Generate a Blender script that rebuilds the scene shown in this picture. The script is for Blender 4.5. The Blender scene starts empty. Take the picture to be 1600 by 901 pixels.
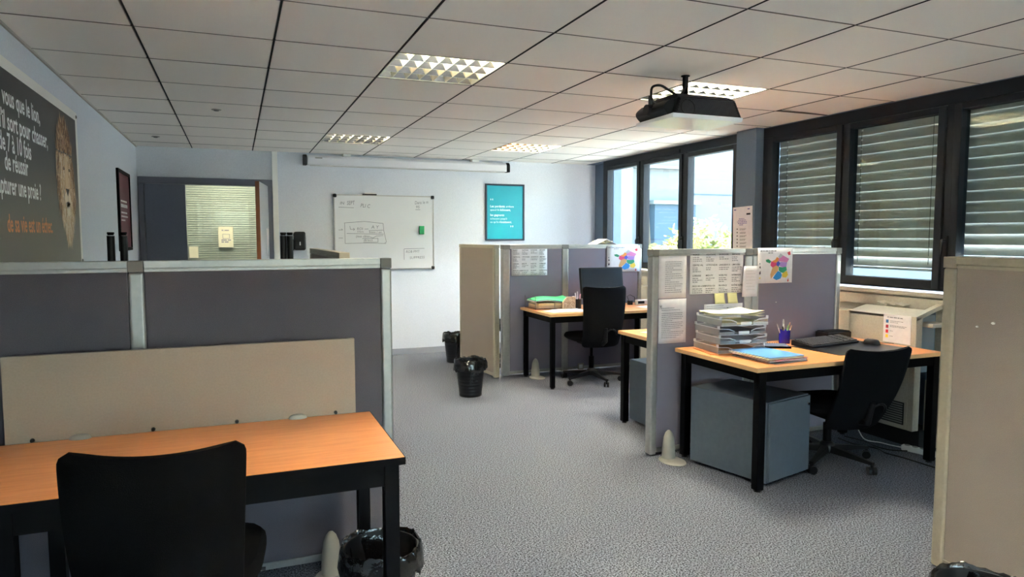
import bpy, math, random
from mathutils import Vector, Matrix
random.seed(7)
SC = bpy.context.scene
COL = SC.collection
PI = math.pi
V = Vector

# ------------------------------------------------------------ camera, world, sun, exposure
cam = bpy.data.objects.new('camera', bpy.data.cameras.new('camera'))
COL.objects.link(cam)
cam.data.sensor_width = 36.0
cam.data.lens = 1079.3 / 1600 * 36.0
cam.data.clip_start = 0.02
cam.data.clip_end = 300
YAW, PITCH, ROLL = 0.3799, -0.0747, -0.0008
fwd = V((math.sin(YAW) * math.cos(PITCH), math.cos(YAW) * math.cos(PITCH), math.sin(PITCH)))
rgt = V((math.cos(YAW), -math.sin(YAW), 0))
upv = rgt.cross(fwd)
r2 = rgt * math.cos(ROLL) + upv * math.sin(ROLL)
u2 = upv * math.cos(ROLL) - rgt * math.sin(ROLL)
m3 = Matrix((r2, u2, -fwd)).transposed()
cam.matrix_world = Matrix.Translation((0.417, 0.0, 1.467)) @ m3.to_4x4()
SC.camera = cam

world = bpy.data.worlds.new('sky'); SC.world = world
world.use_nodes = True
wn = world.node_tree
bg = wn.nodes['Background']
sky = wn.nodes.new('ShaderNodeTexSky')
sky.sky_type = 'NISHITA'
sky.sun_disc = False
sky.sun_elevation = math.radians(42)
sky.sun_rotation = math.radians(-14)
sky.air_density = 1.2
sky.dust_density = 5.0
wn.links.new(sky.outputs[0], bg.inputs[0])
bg.inputs[1].default_value = 0.8

sun = bpy.data.objects.new('sun', bpy.data.lights.new('sun', 'SUN'))
COL.objects.link(sun)
sun.data.energy = 12.0
sun.data.angle = math.radians(1.0)
sun.data.color = (1.0, 0.95, 0.88)
sd = V((0.15, -0.60, -0.78)).normalized()          # travelling from behind the building over the far building, its near side in shade
sun.rotation_euler = (-sd).to_track_quat('Z', 'Y').to_euler()

TUBE_POWER = 66.0
SC.view_settings.view_transform = 'Standard'
SC.view_settings.look = 'None'
SC.view_settings.exposure = 2.8
SC.view_settings.gamma = 1.0
SC.view_settings.use_curve_mapping = False

# ------------------------------------------------------------ helpers
def lin(c):
    return tuple(((x / 255) / 12.92 if x / 255 <= 0.04045 else ((x / 255 + 0.055) / 1.055) ** 2.4) for x in c)

def mat(name, c, rough=0.6, metal=0.0, c2=None, scale=60.0, bump=0.0, bscale=None, spec=0.5, stretch=None, emit=0.0, detail=3.0, trans=0.0, sheen=0.0):
    m = bpy.data.materials.new(name)
    m.use_nodes = True
    nt = m.node_tree
    b = nt.nodes['Principled BSDF']
    col = (*lin(c), 1)
    b.inputs['Base Color'].default_value = col
    b.inputs['Roughness'].default_value = rough
    b.inputs['Metallic'].default_value = metal
    b.inputs['Specular IOR Level'].default_value = spec
    if trans: b.inputs['Transmission Weight'].default_value = trans
    if emit:
        b.inputs['Emission Color'].default_value = col
        b.inputs['Emission Strength'].default_value = emit
    if c2 or bump:
        tc = nt.nodes.new('ShaderNodeTexCoord')
        mp = nt.nodes.new('ShaderNodeMapping')
        nt.links.new(tc.outputs['Object'], mp.inputs['Vector'])
        if stretch: mp.inputs['Scale'].default_value = stretch
    if c2:
        n = nt.nodes.new('ShaderNodeTexNoise')
        n.inputs['Scale'].default_value = scale
        n.inputs['Detail'].default_value = detail
        nt.links.new(mp.outputs[0], n.inputs['Vector'])
        r = nt.nodes.new('ShaderNodeValToRGB')
        r.color_ramp.elements[0].position = 0.35
        r.color_ramp.elements[1].position = 0.65
        r.color_ramp.elements[0].color = col
        r.color_ramp.elements[1].color = (*lin(c2), 1)
        nt.links.new(n.outputs['Fac'], r.inputs[0])
        nt.links.new(r.outputs[0], b.inputs['Base Color'])
    if bump:
        n2 = nt.nodes.new('ShaderNodeTexNoise')
        n2.inputs['Scale'].default_value = bscale or scale
        n2.inputs['Detail'].default_value = detail
        nt.links.new(mp.outputs[0], n2.inputs['Vector'])
        bp = nt.nodes.new('ShaderNodeBump')
        bp.inputs['Strength'].default_value = bump
        bp.inputs['Distance'].default_value = 0.004
        nt.links.new(n2.outputs['Fac'], bp.inputs['Height'])
        nt.links.new(bp.outputs[0], b.inputs['Normal'])
    return m

def glass_mat(name, tint=(235, 245, 245), refl=1.0):
    m = bpy.data.materials.new(name); m.use_nodes = True
    nt = m.node_tree
    nt.nodes.remove(nt.nodes['Principled BSDF'])
    out = nt.nodes['Material Output']
    t = nt.nodes.new('ShaderNodeBsdfTransparent'); t.inputs[0].default_value = (*lin(tint), 1)
    g = nt.nodes.new('ShaderNodeBsdfGlossy'); g.inputs['Roughness'].default_value = 0.02
    fr = nt.nodes.new('ShaderNodeLayerWeight'); fr.inputs['Blend'].default_value = 0.5
    po = nt.nodes.new('ShaderNodeMath'); po.operation = 'POWER'; po.inputs[1].default_value = 5.0
    nt.links.new(fr.outputs['Facing'], po.inputs[0])
    mu = nt.nodes.new('ShaderNodeMath'); mu.operation = 'MULTIPLY_ADD'; mu.inputs[1].default_value = 0.95; mu.inputs[2].default_value = 0.045 * refl
    mx = nt.nodes.new('ShaderNodeMixShader')
    nt.links.new(po.outputs[0], mu.inputs[0]); nt.links.new(mu.outputs[0], mx.inputs[0])
    nt.links.new(t.outputs[0], mx.inputs[1]); nt.links.new(g.outputs[0], mx.inputs[2])
    nt.links.new(mx.outputs[0], out.inputs[0])
    return m

class M:
    """collects shapes, built into ONE mesh object"""
    def __init__(s): s.v = []; s.f = []; s.mi = []; s.cur = 0
    def add(s, vs, fs):
        o = len(s.v); s.v += [tuple(p) for p in vs]
        s.f += [tuple(i + o for i in f) for f in fs]; s.mi += [s.cur] * len(fs)
        return s
    def box(s, x0, y0, z0, x1, y1, z1):
        return s.add([(x0, y0, z0), (x1, y0, z0), (x1, y1, z0), (x0, y1, z0), (x0, y0, z1), (x1, y0, z1), (x1, y1, z1), (x0, y1, z1)],
                     [(3, 2, 1, 0), (4, 5, 6, 7), (0, 1, 5, 4), (1, 2, 6, 5), (2, 3, 7, 6), (3, 0, 4, 7)])
    def obox(s, c, size, rz=0.0, rx=0.0, ry=0.0):
        R = Matrix.Rotation(rz, 3, 'Z') @ Matrix.Rotation(ry, 3, 'Y') @ Matrix.Rotation(rx, 3, 'X')
        h = V(size) / 2; c = V(c)
        vs = [c + R @ V((sx * h.x, sy * h.y, sz * h.z)) for sz in (-1, 1) for sx, sy in ((-1, -1), (1, -1), (1, 1), (-1, 1))]
        return s.add(vs, [(3, 2, 1, 0), (4, 5, 6, 7), (0, 1, 5, 4), (1, 2, 6, 5), (2, 3, 7, 6), (3, 0, 4, 7)])
    def tube(s, pts, r, n=8, caps=True):
        pts = [V(p) for p in pts]; k = len(pts)
        rs = r if isinstance(r, (list, tuple)) else [r] * k
        o = len(s.v); ref = None
        for i, p in enumerate(pts):
            t = (pts[min(i + 1, k - 1)] - pts[max(i - 1, 0)]).normalized()
            if ref is None: ref = V((0, 0, 1)) if abs(t.z) < 0.9 else V((1, 0, 0))
            a = t.cross(ref).normalized(); b = t.cross(a).normalized(); ref = -b if False else ref
            for j in range(n):
                an = 2 * PI * j / n
                s.v.append(tuple(p + a * math.cos(an) * rs[i] + b * math.sin(an) * rs[i]))
        for i in range(k - 1):
            for j in range(n):
                s.f.append((o + i * n + j, o + i * n + (j + 1) % n, o + (i + 1) * n + (j + 1) % n, o + (i + 1) * n + j)); s.mi.append(s.cur)
        if caps:
            s.f.append(tuple(o + j for j in reversed(range(n)))); s.mi.append(s.cur)
            s.f.append(tuple(o + (k - 1) * n + j for j in range(n))); s.mi.append(s.cur)
        return s
    def lathe(s, prof, c=(0, 0, 0), n=24, caps=True, sx=1.0, sy=1.0):
        o = len(s.v); k = len(prof)
        for r, z in prof:
            for j in range(n):
                an = 2 * PI * j / n
                s.v.append((c[0] + r * math.cos(an) * sx, c[1] + r * math.sin(an) * sy, c[2] + z))
        for i in range(k - 1):
            for j in range(n):
                s.f.append((o + i * n + j, o + i * n + (j + 1) % n, o + (i + 1) * n + (j + 1) % n, o + (i + 1) * n + j)); s.mi.append(s.cur)
        if caps:
            s.f.append(tuple(o + j for j in reversed(range(n)))); s.mi.append(s.cur)
            s.f.append(tuple(o + (k - 1) * n + j for j in range(n))); s.mi.append(s.cur)
        return s
    def prism(s, poly, O, U, W, N, d):
        """polygon (list of 2D points) in the plane O + a*U + b*W, extruded by d along N"""
        O, U, W, N = V(O), V(U), V(W), V(N); n = len(poly)
        a = [O + U * p[0] + W * p[1] for p in poly]; b = [p + N * d for p in a]
        fs = [tuple(reversed(range(n))), tuple(range(n, 2 * n))] + [(i, (i + 1) % n, n + (i + 1) % n, n + i) for i in range(n)]
        return s.add(a + b, fs)
    def poly(s, poly, O, U, W):
        O, U, W = V(O), V(U), V(W)
        return s.add([O + U * p[0] + W * p[1] for p in poly], [tuple(range(len(poly)))])
    def grid(s, P, closed=False):
        """P[i][j] points"""
        a = len(P); b = len(P[0]); o = len(s.v)
        for row in P: s.v += [tuple(p) for p in row]
        for i in range(a - 1):
            for j in range(b if closed else b - 1):
                s.f.append((o + i * b + j, o + i * b + (j + 1) % b, o + (i + 1) * b + (j + 1) % b, o + (i + 1) * b + j)); s.mi.append(s.cur)
        return s

def obj(name, mb, m, parent=None, bevel=0.0, smooth=False, seg=2, world=True, kind=None, label=None):
    """ONE mesh object; a child of an unrotated thing is given in world coordinates"""
    me = bpy.data.meshes.new(name)
    off = V((0, 0, 0))
    if parent is not None and world:
        p = parent
        while p is not None: off = off + p.location; p = p.parent
    me.from_pydata([tuple(V(p) - off) for p in mb.v], [], mb.f)
    ms = m if isinstance(m, (list, tuple)) else [m]
    for x in ms: me.materials.append(x)
    if len(ms) > 1: me.polygons.foreach_set('material_index', mb.mi)
    if smooth:
        me.polygons.foreach_set('use_smooth', [True] * len(me.polygons))
        me.set_sharp_from_angle(angle=math.radians(40))
    me.update()
    o = bpy.data.objects.new(name, me); COL.objects.link(o)
    if parent is not None: o.parent = parent
    if bevel:
        bv = o.modifiers.new('bevel', 'BEVEL'); bv.width = bevel; bv.segments = seg; bv.limit_method = 'ANGLE'
    if kind: o['kind'] = kind
    if label: o['label'] = label
    return o

def soft(pts, n=5):
    """Catmull-Rom points through pts, for cables"""
    P = [V(p) for p in pts]; P = [P[0]] + P + [P[-1]]; out = []
    for i in range(1, len(P) - 2):
        for k in range(n):
            t = k / n; a, b, c, d = P[i - 1], P[i], P[i + 1], P[i + 2]
            out.append(0.5 * (2 * b + (c - a) * t + (2 * a - 5 * b + 4 * c - d) * t * t + (3 * b - a - 3 * c + d) * t ** 3))
    return out + [P[-2]]

def inst(name, me_obj, loc, parent=None, rot=None):
    o = me_obj.copy(); o.name = name; COL.objects.link(o); o.location = loc
    if rot: o.rotation_euler = rot
    if parent is not None: o.parent = parent
    return o

def thing(name, label=None, cat=None, loc=(0, 0, 0), rz=0.0, group=None, kind=None):
    o = bpy.data.objects.new(name, None); COL.objects.link(o)
    o.empty_display_size = 0.05
    o.location = loc; o.rotation_euler = (0, 0, rz)
    if label: o['label'] = label
    if cat: o['category'] = cat
    if group: o['group'] = group
    if kind: o['kind'] = kind
    return o

def tag(o, label, cat, group=None):
    o['label'] = label; o['category'] = cat
    if group: o['group'] = group
    return o

def dup(root, loc, rz=0.0, label=None, group=None):
    r = root.copy(); COL.objects.link(r); r.location = loc; r.rotation_euler = (0, 0, rz)
    if label: r['label'] = label
    if group: r['group'] = group
    for ch in list(root.children):
        c = ch.copy(); COL.objects.link(c); c.parent = r
        for g in ch.children:
            d = g.copy(); COL.objects.link(d); d.parent = c
    return r

_tc = {}
def text2d(s, bold=0.0):
    key = (s, bold)
    if key in _tc: return _tc[key]
    cu = bpy.data.curves.new('t', 'FONT'); cu.body = s; cu.offset = bold; cu.resolution_u = 2
    o = bpy.data.objects.new('t', cu); COL.objects.link(o)
    dg = bpy.context.evaluated_depsgraph_get()
    me = o.evaluated_get(dg).to_mesh()
    vs = [(v.co.x, v.co.y) for v in me.vertices]; fs = [tuple(p.vertices) for p in me.polygons]
    o.evaluated_get(dg).to_mesh_clear()
    COL.objects.unlink(o); bpy.data.objects.remove(o); bpy.data.curves.remove(cu)
    x0 = min(v[0] for v in vs); x1 = max(v[0] for v in vs)
    _tc[key] = ([(a - x0, b) for a, b in vs], fs, x1 - x0)
    return _tc[key]

def text(mb, s, O, U, W, cap, width=None, bold=0.0, right=None, ref=None):
    """writes s on the plane O,U,W with capital height cap; fitted to width; or its tail 'ref' fitted and the whole right-aligned at O"""
    vs, fs, w = text2d(s, bold)
    k = cap / 0.729
    kx = k
    if width: kx = width / (text2d(ref, bold)[2] if ref else w)
    O, U, W = V(O), V(U), V(W)
    sh = -w * kx if right else 0
    mb.add([O + U * (a * kx + sh) + W * (b * k) for a, b in vs], fs)
    return w * kx

def dashes(mb, O, U, W, width, h, seed=0, fill=0.93):
    """a line of unreadably small print"""
    rr = random.Random(seed); x = 0.0; O, U, W = V(O), V(U), V(W)
    while x < width * fill:
        w = min(rr.uniform(1.2, 4.5) * h, width - x)
        mb.poly([(x, 0), (x + w, 0), (x + w, h), (x, h)], O, U, W)
        x += w + h * 0.7

# ------------------------------------------------------------ materials
m_wall = mat('wall paint', (208, 213, 222), 0.85, c2=(201, 206, 215), scale=90, bump=0.35, bscale=140)
m_wall_l = mat('left wall paint', (206, 212, 222), 0.85, c2=(199, 205, 215), scale=90, bump=0.35, bscale=140)
m_lintel = mat('shaded wall paint', (188, 194, 202), 0.8, c2=(180, 186, 194), scale=120, bump=0.2)  # wall paint darkened to hold the shade over the door
m_white = mat('white trim', (226, 226, 222), 0.5)
m_base = mat('grey skirting', (132, 136, 146), 0.6)
m_tile = mat('ceiling tile', (249, 243, 236), 0.95, c2=(246, 240, 232), scale=300, bump=0.25, bscale=420)
m_dark = mat('dark void', (22, 21, 20), 0.9)
m_tee = mat('tee bar', (168, 162, 154), 0.5)
m_carpet = mat('carpet', (18, 19, 22), 0.97, c2=(130, 135, 147), scale=135, bump=0.9, bscale=170, detail=2.5, spec=0.1)
m_frame = mat('window frame', (22, 26, 34), 0.6, spec=0.3)
m_pillar = mat('pillar paint', (96, 112, 130), 0.75, c2=(91, 107, 125), scale=100)
m_beigew = mat('beige cladding', (176, 170, 156), 0.7, c2=(168, 162, 149), scale=80)
m_alu = mat('aluminium post', (178, 178, 176), 0.36, 0.7, c2=(171, 171, 169), scale=40)
m_cap = mat('grey plastic cap', (120, 119, 115), 0.6)
m_fab_dim = mat('dim screen fabric', (94, 91, 98), 0.95, c2=(86, 83, 90), scale=420, bump=0.4, spec=0.1)  # screen fabric darkened for the dimmer light at the left
m_fab_lit = mat('lit screen fabric', (136, 132, 146), 0.95, c2=(127, 123, 137), scale=420, bump=0.4, spec=0.1)  # same screen fabric lightened for the stronger light near the windows
m_bfab = mat('beige fabric', (150, 140, 132), 0.95, c2=(141, 131, 123), scale=380, bump=0.4, spec=0.1)
m_bframe = mat('beige frame', (156, 148, 132), 0.55, c2=(151, 143, 127), scale=60)
m_mel = mat('beige melamine', (148, 136, 122), 0.5, c2=(143, 131, 117), scale=140)
m_wood = mat('beech laminate', (226, 150, 92), 0.34, c2=(212, 134, 78), scale=9, stretch=(0.9, 11, 1), detail=6)
m_edge = mat('pale beech edge', (222, 178, 128), 0.5)
m_blk = mat('black steel', (4, 4, 6), 0.55, spec=0.08)
m_blkp = mat('black plastic', (11, 11, 13), 0.42, spec=0.35)
m_chair = mat('black chair fabric', (10, 12, 17), 0.9, c2=(7, 8, 12), scale=400, bump=0.3, spec=0.12)
m_chairL = mat('black wool fabric', (5, 5, 6), 0.95, c2=(3, 3, 4), scale=400, bump=0.3, spec=0.06)
m_ped = mat('anthracite steel', (76, 87, 98), 0.42, c2=(72, 83, 94), scale=30)
m_bin = mat('black bin plastic', (14, 14, 16), 0.38)
m_liner = mat('black bin liner', (10, 10, 11), 0.13, bump=0.9, bscale=28, spec=0.7)
m_paper = mat('paper', (232, 230, 234), 0.8, c2=(226, 224, 229), scale=30)
m_paperc = mat('cream paper', (228, 224, 192), 0.8)
m_post = mat('pale yellow note', (220, 216, 160), 0.8)
m_ink = mat('printed ink', (40, 40, 48), 0.8)
m_inkg = mat('grey print', (138, 138, 146), 0.8)
m_chrome = mat('chrome', (200, 200, 202), 0.2, 1.0)
m_teal = mat('teal print', (0, 150, 172), 0.35, c2=(0, 158, 178), scale=3)
m_wink = mat('white print', (240, 244, 244), 0.7)
m_bpaper = mat('dark poster print', (52, 50, 46), 0.45)
m_orange = mat('orange print', (214, 142, 92), 0.6)
m_burg = mat('burgundy print', (92, 22, 42), 0.4)
m_board = mat('whiteboard enamel', (214, 216, 220), 0.22)
m_marker = mat('marker ink', (112, 116, 124), 0.8)
m_green = mat('green felt', (34, 150, 92), 0.8)
m_scrn = mat('screen case', (205, 205, 210), 0.45)
m_cone = mat('grey cone plastic', (150, 148, 140), 0.45)
m_clear = glass_mat('clear plastic', (226, 230, 234), 1.8)
_nt = m_clear.node_tree; _o = _nt.nodes['Material Output']; _prev = _o.inputs[0].links[0].from_socket
_tl = _nt.nodes.new('ShaderNodeBsdfTranslucent'); _tl.inputs[0].default_value = (0.85, 0.87, 0.9, 1)
_df = _nt.nodes.new('ShaderNodeBsdfDiffuse'); _df.inputs[0].default_value = (0.85, 0.87, 0.9, 1)
_m1 = _nt.nodes.new('ShaderNodeMixShader'); _nt.links.new(_tl.outputs[0], _m1.inputs[1]); _nt.links.new(_df.outputs[0], _m1.inputs[2])
_m2 = _nt.nodes.new('ShaderNodeMixShader'); _m2.inputs[0].default_value = 0.38
_nt.links.new(_prev, _m2.inputs[1]); _nt.links.new(_m1.outputs[0], _m2.inputs[2]); _nt.links.new(_m2.outputs[0], _o.inputs[0])
m_clip = mat('frosted tray rim', (205, 210, 216), 0.3)
m_glass = glass_mat('window glass', (236, 244, 243), 1.0)
m_slat = mat('blind slat', (176, 174, 166), 0.55)
m_bslat = mat('white blind slat', (224, 210, 192), 0.6)
m_door = mat('blue grey door', (96, 102, 118), 0.5, c2=(93, 99, 115), scale=60)
m_dframe = mat('dark door frame', (92, 96, 110), 0.5)
m_dleaf = mat('pale grey door leaf', (150, 156, 164), 0.5)
m_brown = mat('varnished wood edge', (120, 70, 36), 0.4)
m_refl = mat('louvre metal', (236, 232, 220), 0.16, 1.0)
m_blade = mat('louvre blade', (232, 226, 206), 0.4, 0.5)
m_reflin = mat('lamp housing white', (240, 236, 220), 0.5)
m_tubeE = mat('fluorescent tube', (255, 248, 232), 0.4, emit=TUBE_POWER)
m_tubeOff = mat('unlit fluorescent tube', (214, 212, 204), 0.3)
m_screen = mat('monitor glass', (30, 36, 44), 0.25)
m_cup = mat('blue cup', (26, 26, 150), 0.25)
m_pad = mat('black desk pad', (18, 18, 20), 0.35)

# ------------------------------------------------------------ room shell
XL, XR, YB, YF, H = -0.55, 4.90, -4.6, 8.47, 2.444
T = 0.624
obj('floor', M().box(XL - 0.2, YB - 0.2, -0.12, XR + 0.25, 10.4, 0.0), m_carpet, kind='structure')
obj('wall_left', M().box(XL - 0.2, YB - 0.2, 0, XL, YF + 2.1, H + 0.3), m_wall_l, kind='structure')
obj('wall_back', M().box(XL, YB - 0.2, 0, XR, YB, 0.95).box(XL, YB - 0.2, 2.34, XR, YB, H + 0.3).box(XL, YB - 0.2, 0.95, XL + 0.3, YB, 2.34).box(XR - 0.3, YB - 0.2, 0.95, XR, YB, 2.34), m_wall, kind='structure')
obj('added_overhang', M().box(XL - 0.4, YB - 2.4, 2.36, XR + 0.35, YB - 0.2, 2.52), m_wall, kind='structure')  # unseen slab added to keep sky light out of the back windows
wb_ = thing('added_back_window', kind='structure', loc=(2.2, YB, 0.95))  # unseen windows added behind the camera to raise the daylight
for k in range(4):
    a0 = XL + 0.3 + k * (XR - XL - 0.6) / 4; a1 = a0 + (XR - XL - 0.6) / 4
    obj('sash', M().box(a0, YB - 0.1, 0.95, a0 + 0.06, YB - 0.02, 2.34).box(a1 - 0.06, YB - 0.1, 0.95, a1, YB - 0.02, 2.34).box(a0 + 0.06, YB - 0.1, 0.95, a1 - 0.06, YB - 0.02, 1.01).box(a0 + 0.06, YB - 0.1, 2.28, a1 - 0.06, YB - 0.02, 2.34), m_frame, wb_)
    obj('pane', M().box(a0 + 0.055, YB - 0.062, 1.005, a1 - 0.055, YB - 0.056, 2.285), m_glass, wb_)
DX0, DX1 = -0.545, 0.828
w = M().box(DX1, YF, 0, XR + 0.25, YF + 0.12, H + 0.3)
obj('wall_far', w, m_wall, kind='structure')
obj('wall_over_door', M().box(XL, YF, 2.12, DX1, YF + 0.12, H + 0.3), m_lintel, kind='structure')
obj('roof', M().box(XL - 0.4, YB - 0.4, H + 0.3, XR + 0.35, 10.6, H + 0.5), m_dark, kind='structure')
obj('baseboard_far', M().box(0.89, YF - 0.015, 0, 4.80, YF, 0.075), m_base, kind='structure', bevel=0.004)
obj('baseboard_left', M().box(XL, YB, 0, XL + 0.015, YF, 0.075), m_base, kind='structure', bevel=0.004)
obj('trim_1', M().box(0.828, YF - 0.03, 0, 0.888, YF, H), m_white, kind='structure', bevel=0.004)

# suspended ceiling: every tile its own piece under the ceiling
ceil = obj('ceiling', M().box(XL, YB, H + 0.14, XR + 0.02, YF, H + 0.17), m_dark, kind='structure')
xs = [XL] + [k * T for k in range(0, 8)] + [XR]
Y0 = 3.711
ys = [YB] + [Y0 + T * j for j in range(-13, 8)] + [YF]
ys = sorted(set(round(y, 4) for y in ys if YB <= y <= YF))
LIGHT_CELLS = [(2, Y0 + T * k) for k in (-10, -5, 0, 5)] + [(5, Y0 + T * k) for k in (-10, -5, 0, 5)]   # columns C-D and F-G
tile_cache = {}
GX, GY = 0.0065, 0.0035
for i in range(len(xs) - 1):
    for j in range(len(ys) - 1):
        x0, x1, y0, y1 = xs[i], xs[i + 1], ys[j], ys[j + 1]
        if any(abs(c * T - x0) < 0.01 and abs(ly - y0) < 0.01 for c, ly in LIGHT_CELLS): continue
        wx, wy = round(x1 - x0, 3), round(y1 - y0, 3)
        key = (wx, wy)
        tilt = abs(x0 - 4.368) < 0.01 and abs(y0 - 3.711) < 0.01
        if key not in tile_cache:
            t = M().box(-wx / 2 + GX, -wy / 2 + GY, 0, wx / 2 - GX, wy / 2 - GY, 0.016)
            o = obj('ceiling_tile', t, m_tile, ceil, bevel=0.0015, seg=1, world=False)
            tile_cache[key] = o
            o.location = ((x0 + x1) / 2, (y0 + y1) / 2, H + random.uniform(0, 0.0015))
        else:
            o = inst('ceiling_tile', tile_cache[key], ((x0 + x1) / 2, (y0 + y1) / 2, H + random.uniform(0, 0.0015)), ceil)
        if tilt:
            o.rotation_euler = (0.0, math.radians(2.2), math.radians(-1.5)); o.location.z += 0.012
tb = M()
for x in xs[1:-1]: tb.box(x - 0.0052, YB, H + 0.008, x - 0.0026, YF, H + 0.022)
obj('runner_flange', tb, m_tee, ceil, kind='stuff')
cb_ = M()
for y in ys[1:-1]: cb_.box(XL, y - 0.0026, H - 0.0006, XR, y + 0.0026, H + 0.012)
obj('cross_tee', cb_, mat('brown tee bar', (84, 74, 66), 0.7), ceil, kind='stuff')
rb_ = M()
for x in xs[1:-1]: rb_.box(x - 0.0022, YB, H - 0.0002, x + 0.0048, YF, H + 0.006)
obj('runner_shade_strip', rb_, m_dark, ceil, kind='stuff')  # flush dark strip stands in for the shade inside the runner gap
obj('trim_2', M().box(XL, YB, H - 0.012, XL + 0.012, YF, H), m_tee, kind='structure')

# ------------------------------------------------------------ right wall, windows, pillars
obj('wall_right', M().box(XR, YB - 0.2, 0, XR + 0.2, YF + 0.12, 1.07), m_beigew, kind='structure')
obj('wall_right_pillar', M().box(4.80, 5.04, 0, XR + 0.25, 5.305, H), m_pillar, kind='structure', bevel=0.004)
obj('wall_right_corner', M().box(5.03, 7.97, 0, XR + 0.25, YF, H), m_pillar, kind='structure', bevel=0.004)
obj('wall_right_middle', M().box(XR, -1.62, 1.07, XR + 0.2, 2.25, H), m_pillar, kind='structure')
obj('wall_right_rear', M().box(XR, YB, 1.07, XR + 0.2, -4.40, H), m_pillar, kind='structure')
obj('wall_right_head', M().box(XR, YB, H, XR + 0.25, YF, H + 0.3), m_pillar, kind='structure')
obj('trim_3', M().box(XR - 0.045, 2.0, 1.045, XR, 5.04, 1.075), m_beigew, kind='structure', bevel=0.004)
obj('trim_4', M().box(XR - 0.03, 2.0, 0.955, XR, 5.04, 1.035), m_beigew, kind='structure', bevel=0.004)
obj('trim_5', M().box(XR - 0.045, 5.305, 1.045, XR, 8.06, 1.075), m_beigew, kind='structure', bevel=0.004)

def window(name, y0, y1, panes, z0=1.092, z1=2.436, handles=()):
    w = thing(name, kind='structure', loc=(XR, (y0 + y1) / 2, z0))
    f = M()
    x0, x1 = XR - 0.02, XR + 0.07
    top = max(p[3] for p in panes) + 0.045
    f.box(x0, y0, top, x1, y1, z1); f.box(x0, y0, z0, x1, y1, z0 + 0.025)
    edges = sorted(panes, key=lambda p: p[0])
    prev = y0
    for p in edges:
        f.box(x0, prev, z0 + 0.025, x1, p[0] - 0.055, top); prev = p[1] + 0.055
    f.box(x0, prev, z0 + 0.025, x1, y1, top)
    obj('outer_frame', f, m_frame, w, bevel=0.003)
    for (a, b, c, d) in edges:
        s = M(); e = 0.052; xa, xb = XR - 0.035, XR + 0.05
        s.box(xa, a - e, c - e - 0.01, xb, a, d + e - 0.01); s.box(xa, b, c - e - 0.01, xb, b + e, d + e - 0.01)
        s.box(xa, a, c - e - 0.01, xb, b, c); s.box(xa, a, d, xb, b, d + e - 0.01)
        so = obj('sash', s, m_frame, w, bevel=0.004)
        obj('pane', M().box(XR + 0.012, a - 0.01, c - 0.01, XR + 0.018, b + 0.01, d + 0.01), m_glass, so)
    for hy in handles:
        h = M()
        h.box(XR - 0.045, hy - 0.013, 1.33, XR - 0.03, hy + 0.013, 1.47)
        h.tube([(XR - 0.04, hy, 1.44), (XR - 0.075, hy, 1.44), (XR - 0.085, hy, 1.42), (XR - 0.085, hy, 1.33)], 0.010, 8)
        obj('handle', h, m_blkp, w, smooth=True)
    return w
window('window_1', 5.31, 7.975, [(7.145, 7.84, 1.165, 2.312), (6.30, 6.99, 1.165, 2.305), (5.43, 6.14, 1.165, 2.303)], handles=(7.07, 6.22))
window('window_2', 2.25, 5.035, [(4.20, 4.905, 1.165, 2.302), (3.345, 4.068, 1.165, 2.298), (2.45, 3.18, 1.165, 2.298)], handles=(4.16, 3.25))
window('added_side_window', -4.40, -1.62, [(-2.45, -1.74, 1.165, 2.302), (-3.36, -2.62, 1.165, 2.3), (-4.28, -3.53, 1.165, 2.3)])  # unseen window added to let daylight into the rear of the room
vg = M()
vg.box(XR - 0.032, 6.30, 2.366, XR - 0.02, 6.85, 2.400)
vg.box(XR - 0.036, 6.34, 2.376, XR - 0.032, 6.81, 2.384)
o = obj('trickle_vent', vg, m_frame, None, bevel=0.002); tag(o, 'long dark slotted air vent on the frame head above the middle open window', 'vent')

# outside venetian blinds behind the right-hand panes
slat_proto = None
def blind(y0, y1, label, zt=2.36, zb=1.24):
    global slat_proto
    b = thing('venetian_blind', label, 'blind', loc=(XR + 0.095, (y0 + y1) / 2, zb))
    n = int((zt - zb) / 0.0725)
    wd = y1 - y0
    for k in range(n):
        z = zb + 0.05 + k * 0.0725
        tilt = math.radians(81 if k > 2 else (60, 68, 76)[k])
        if slat_proto is None:
            P = []
            for i in range(7):
                a = (i / 6 - 0.5)
                P.append([(a * 0.087, -0.5, 0.008 * (1 - (2 * a) ** 2)), (a * 0.087, 0.5, 0.008 * (1 - (2 * a) ** 2))])
            mb = M().grid(P); mb.grid([[(p[0], p[1], p[2] - 0.0012) for p in reversed(r)] for r in P])
            o = obj('slat', mb, m_slat, b, smooth=True, world=False); slat_proto = o
        else:
            o = inst('slat', slat_proto, (0, 0, 0), b)
        o.location = (0, 0, z - zb); o.rotation_euler = (0, -tilt, 0); o.scale = (1, wd, 1)
    obj('bottom_rail', M().box(XR + 0.075, y0, zb - 0.012, XR + 0.115, y1, zb + 0.008), m_slat, b, bevel=0.003)
    cl = M()
    for fy in (0.13, 0.87):
        y = y0 + wd * fy
        cl.box(XR + 0.080, y - 0.0015, zb, XR + 0.082, y + 0.0015, zt)
    obj('ladder_cord', cl, m_blk, b)
    cc = M()
    y = y0 + wd * 0.87
    for k in range(2, n):
        z = zb + 0.045 + k * 0.0725
        cc.box(XR + 0.078, y - 0.008, z - 0.006, XR + 0.084, y + 0.006, z + 0.006)
    obj('cord_light_dots', cc, m_white, b, kind='stuff')  # white bits stand in for daylight shining through the cord holes
    return b
blind(4.18, 4.945, 'closed grey slatted blind outside the window pane next to the blue-grey pillar')
blind(3.355, 4.168, 'closed grey slatted blind outside the middle dark-framed pane above the desk with the keyboard', zb=1.23)
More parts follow.
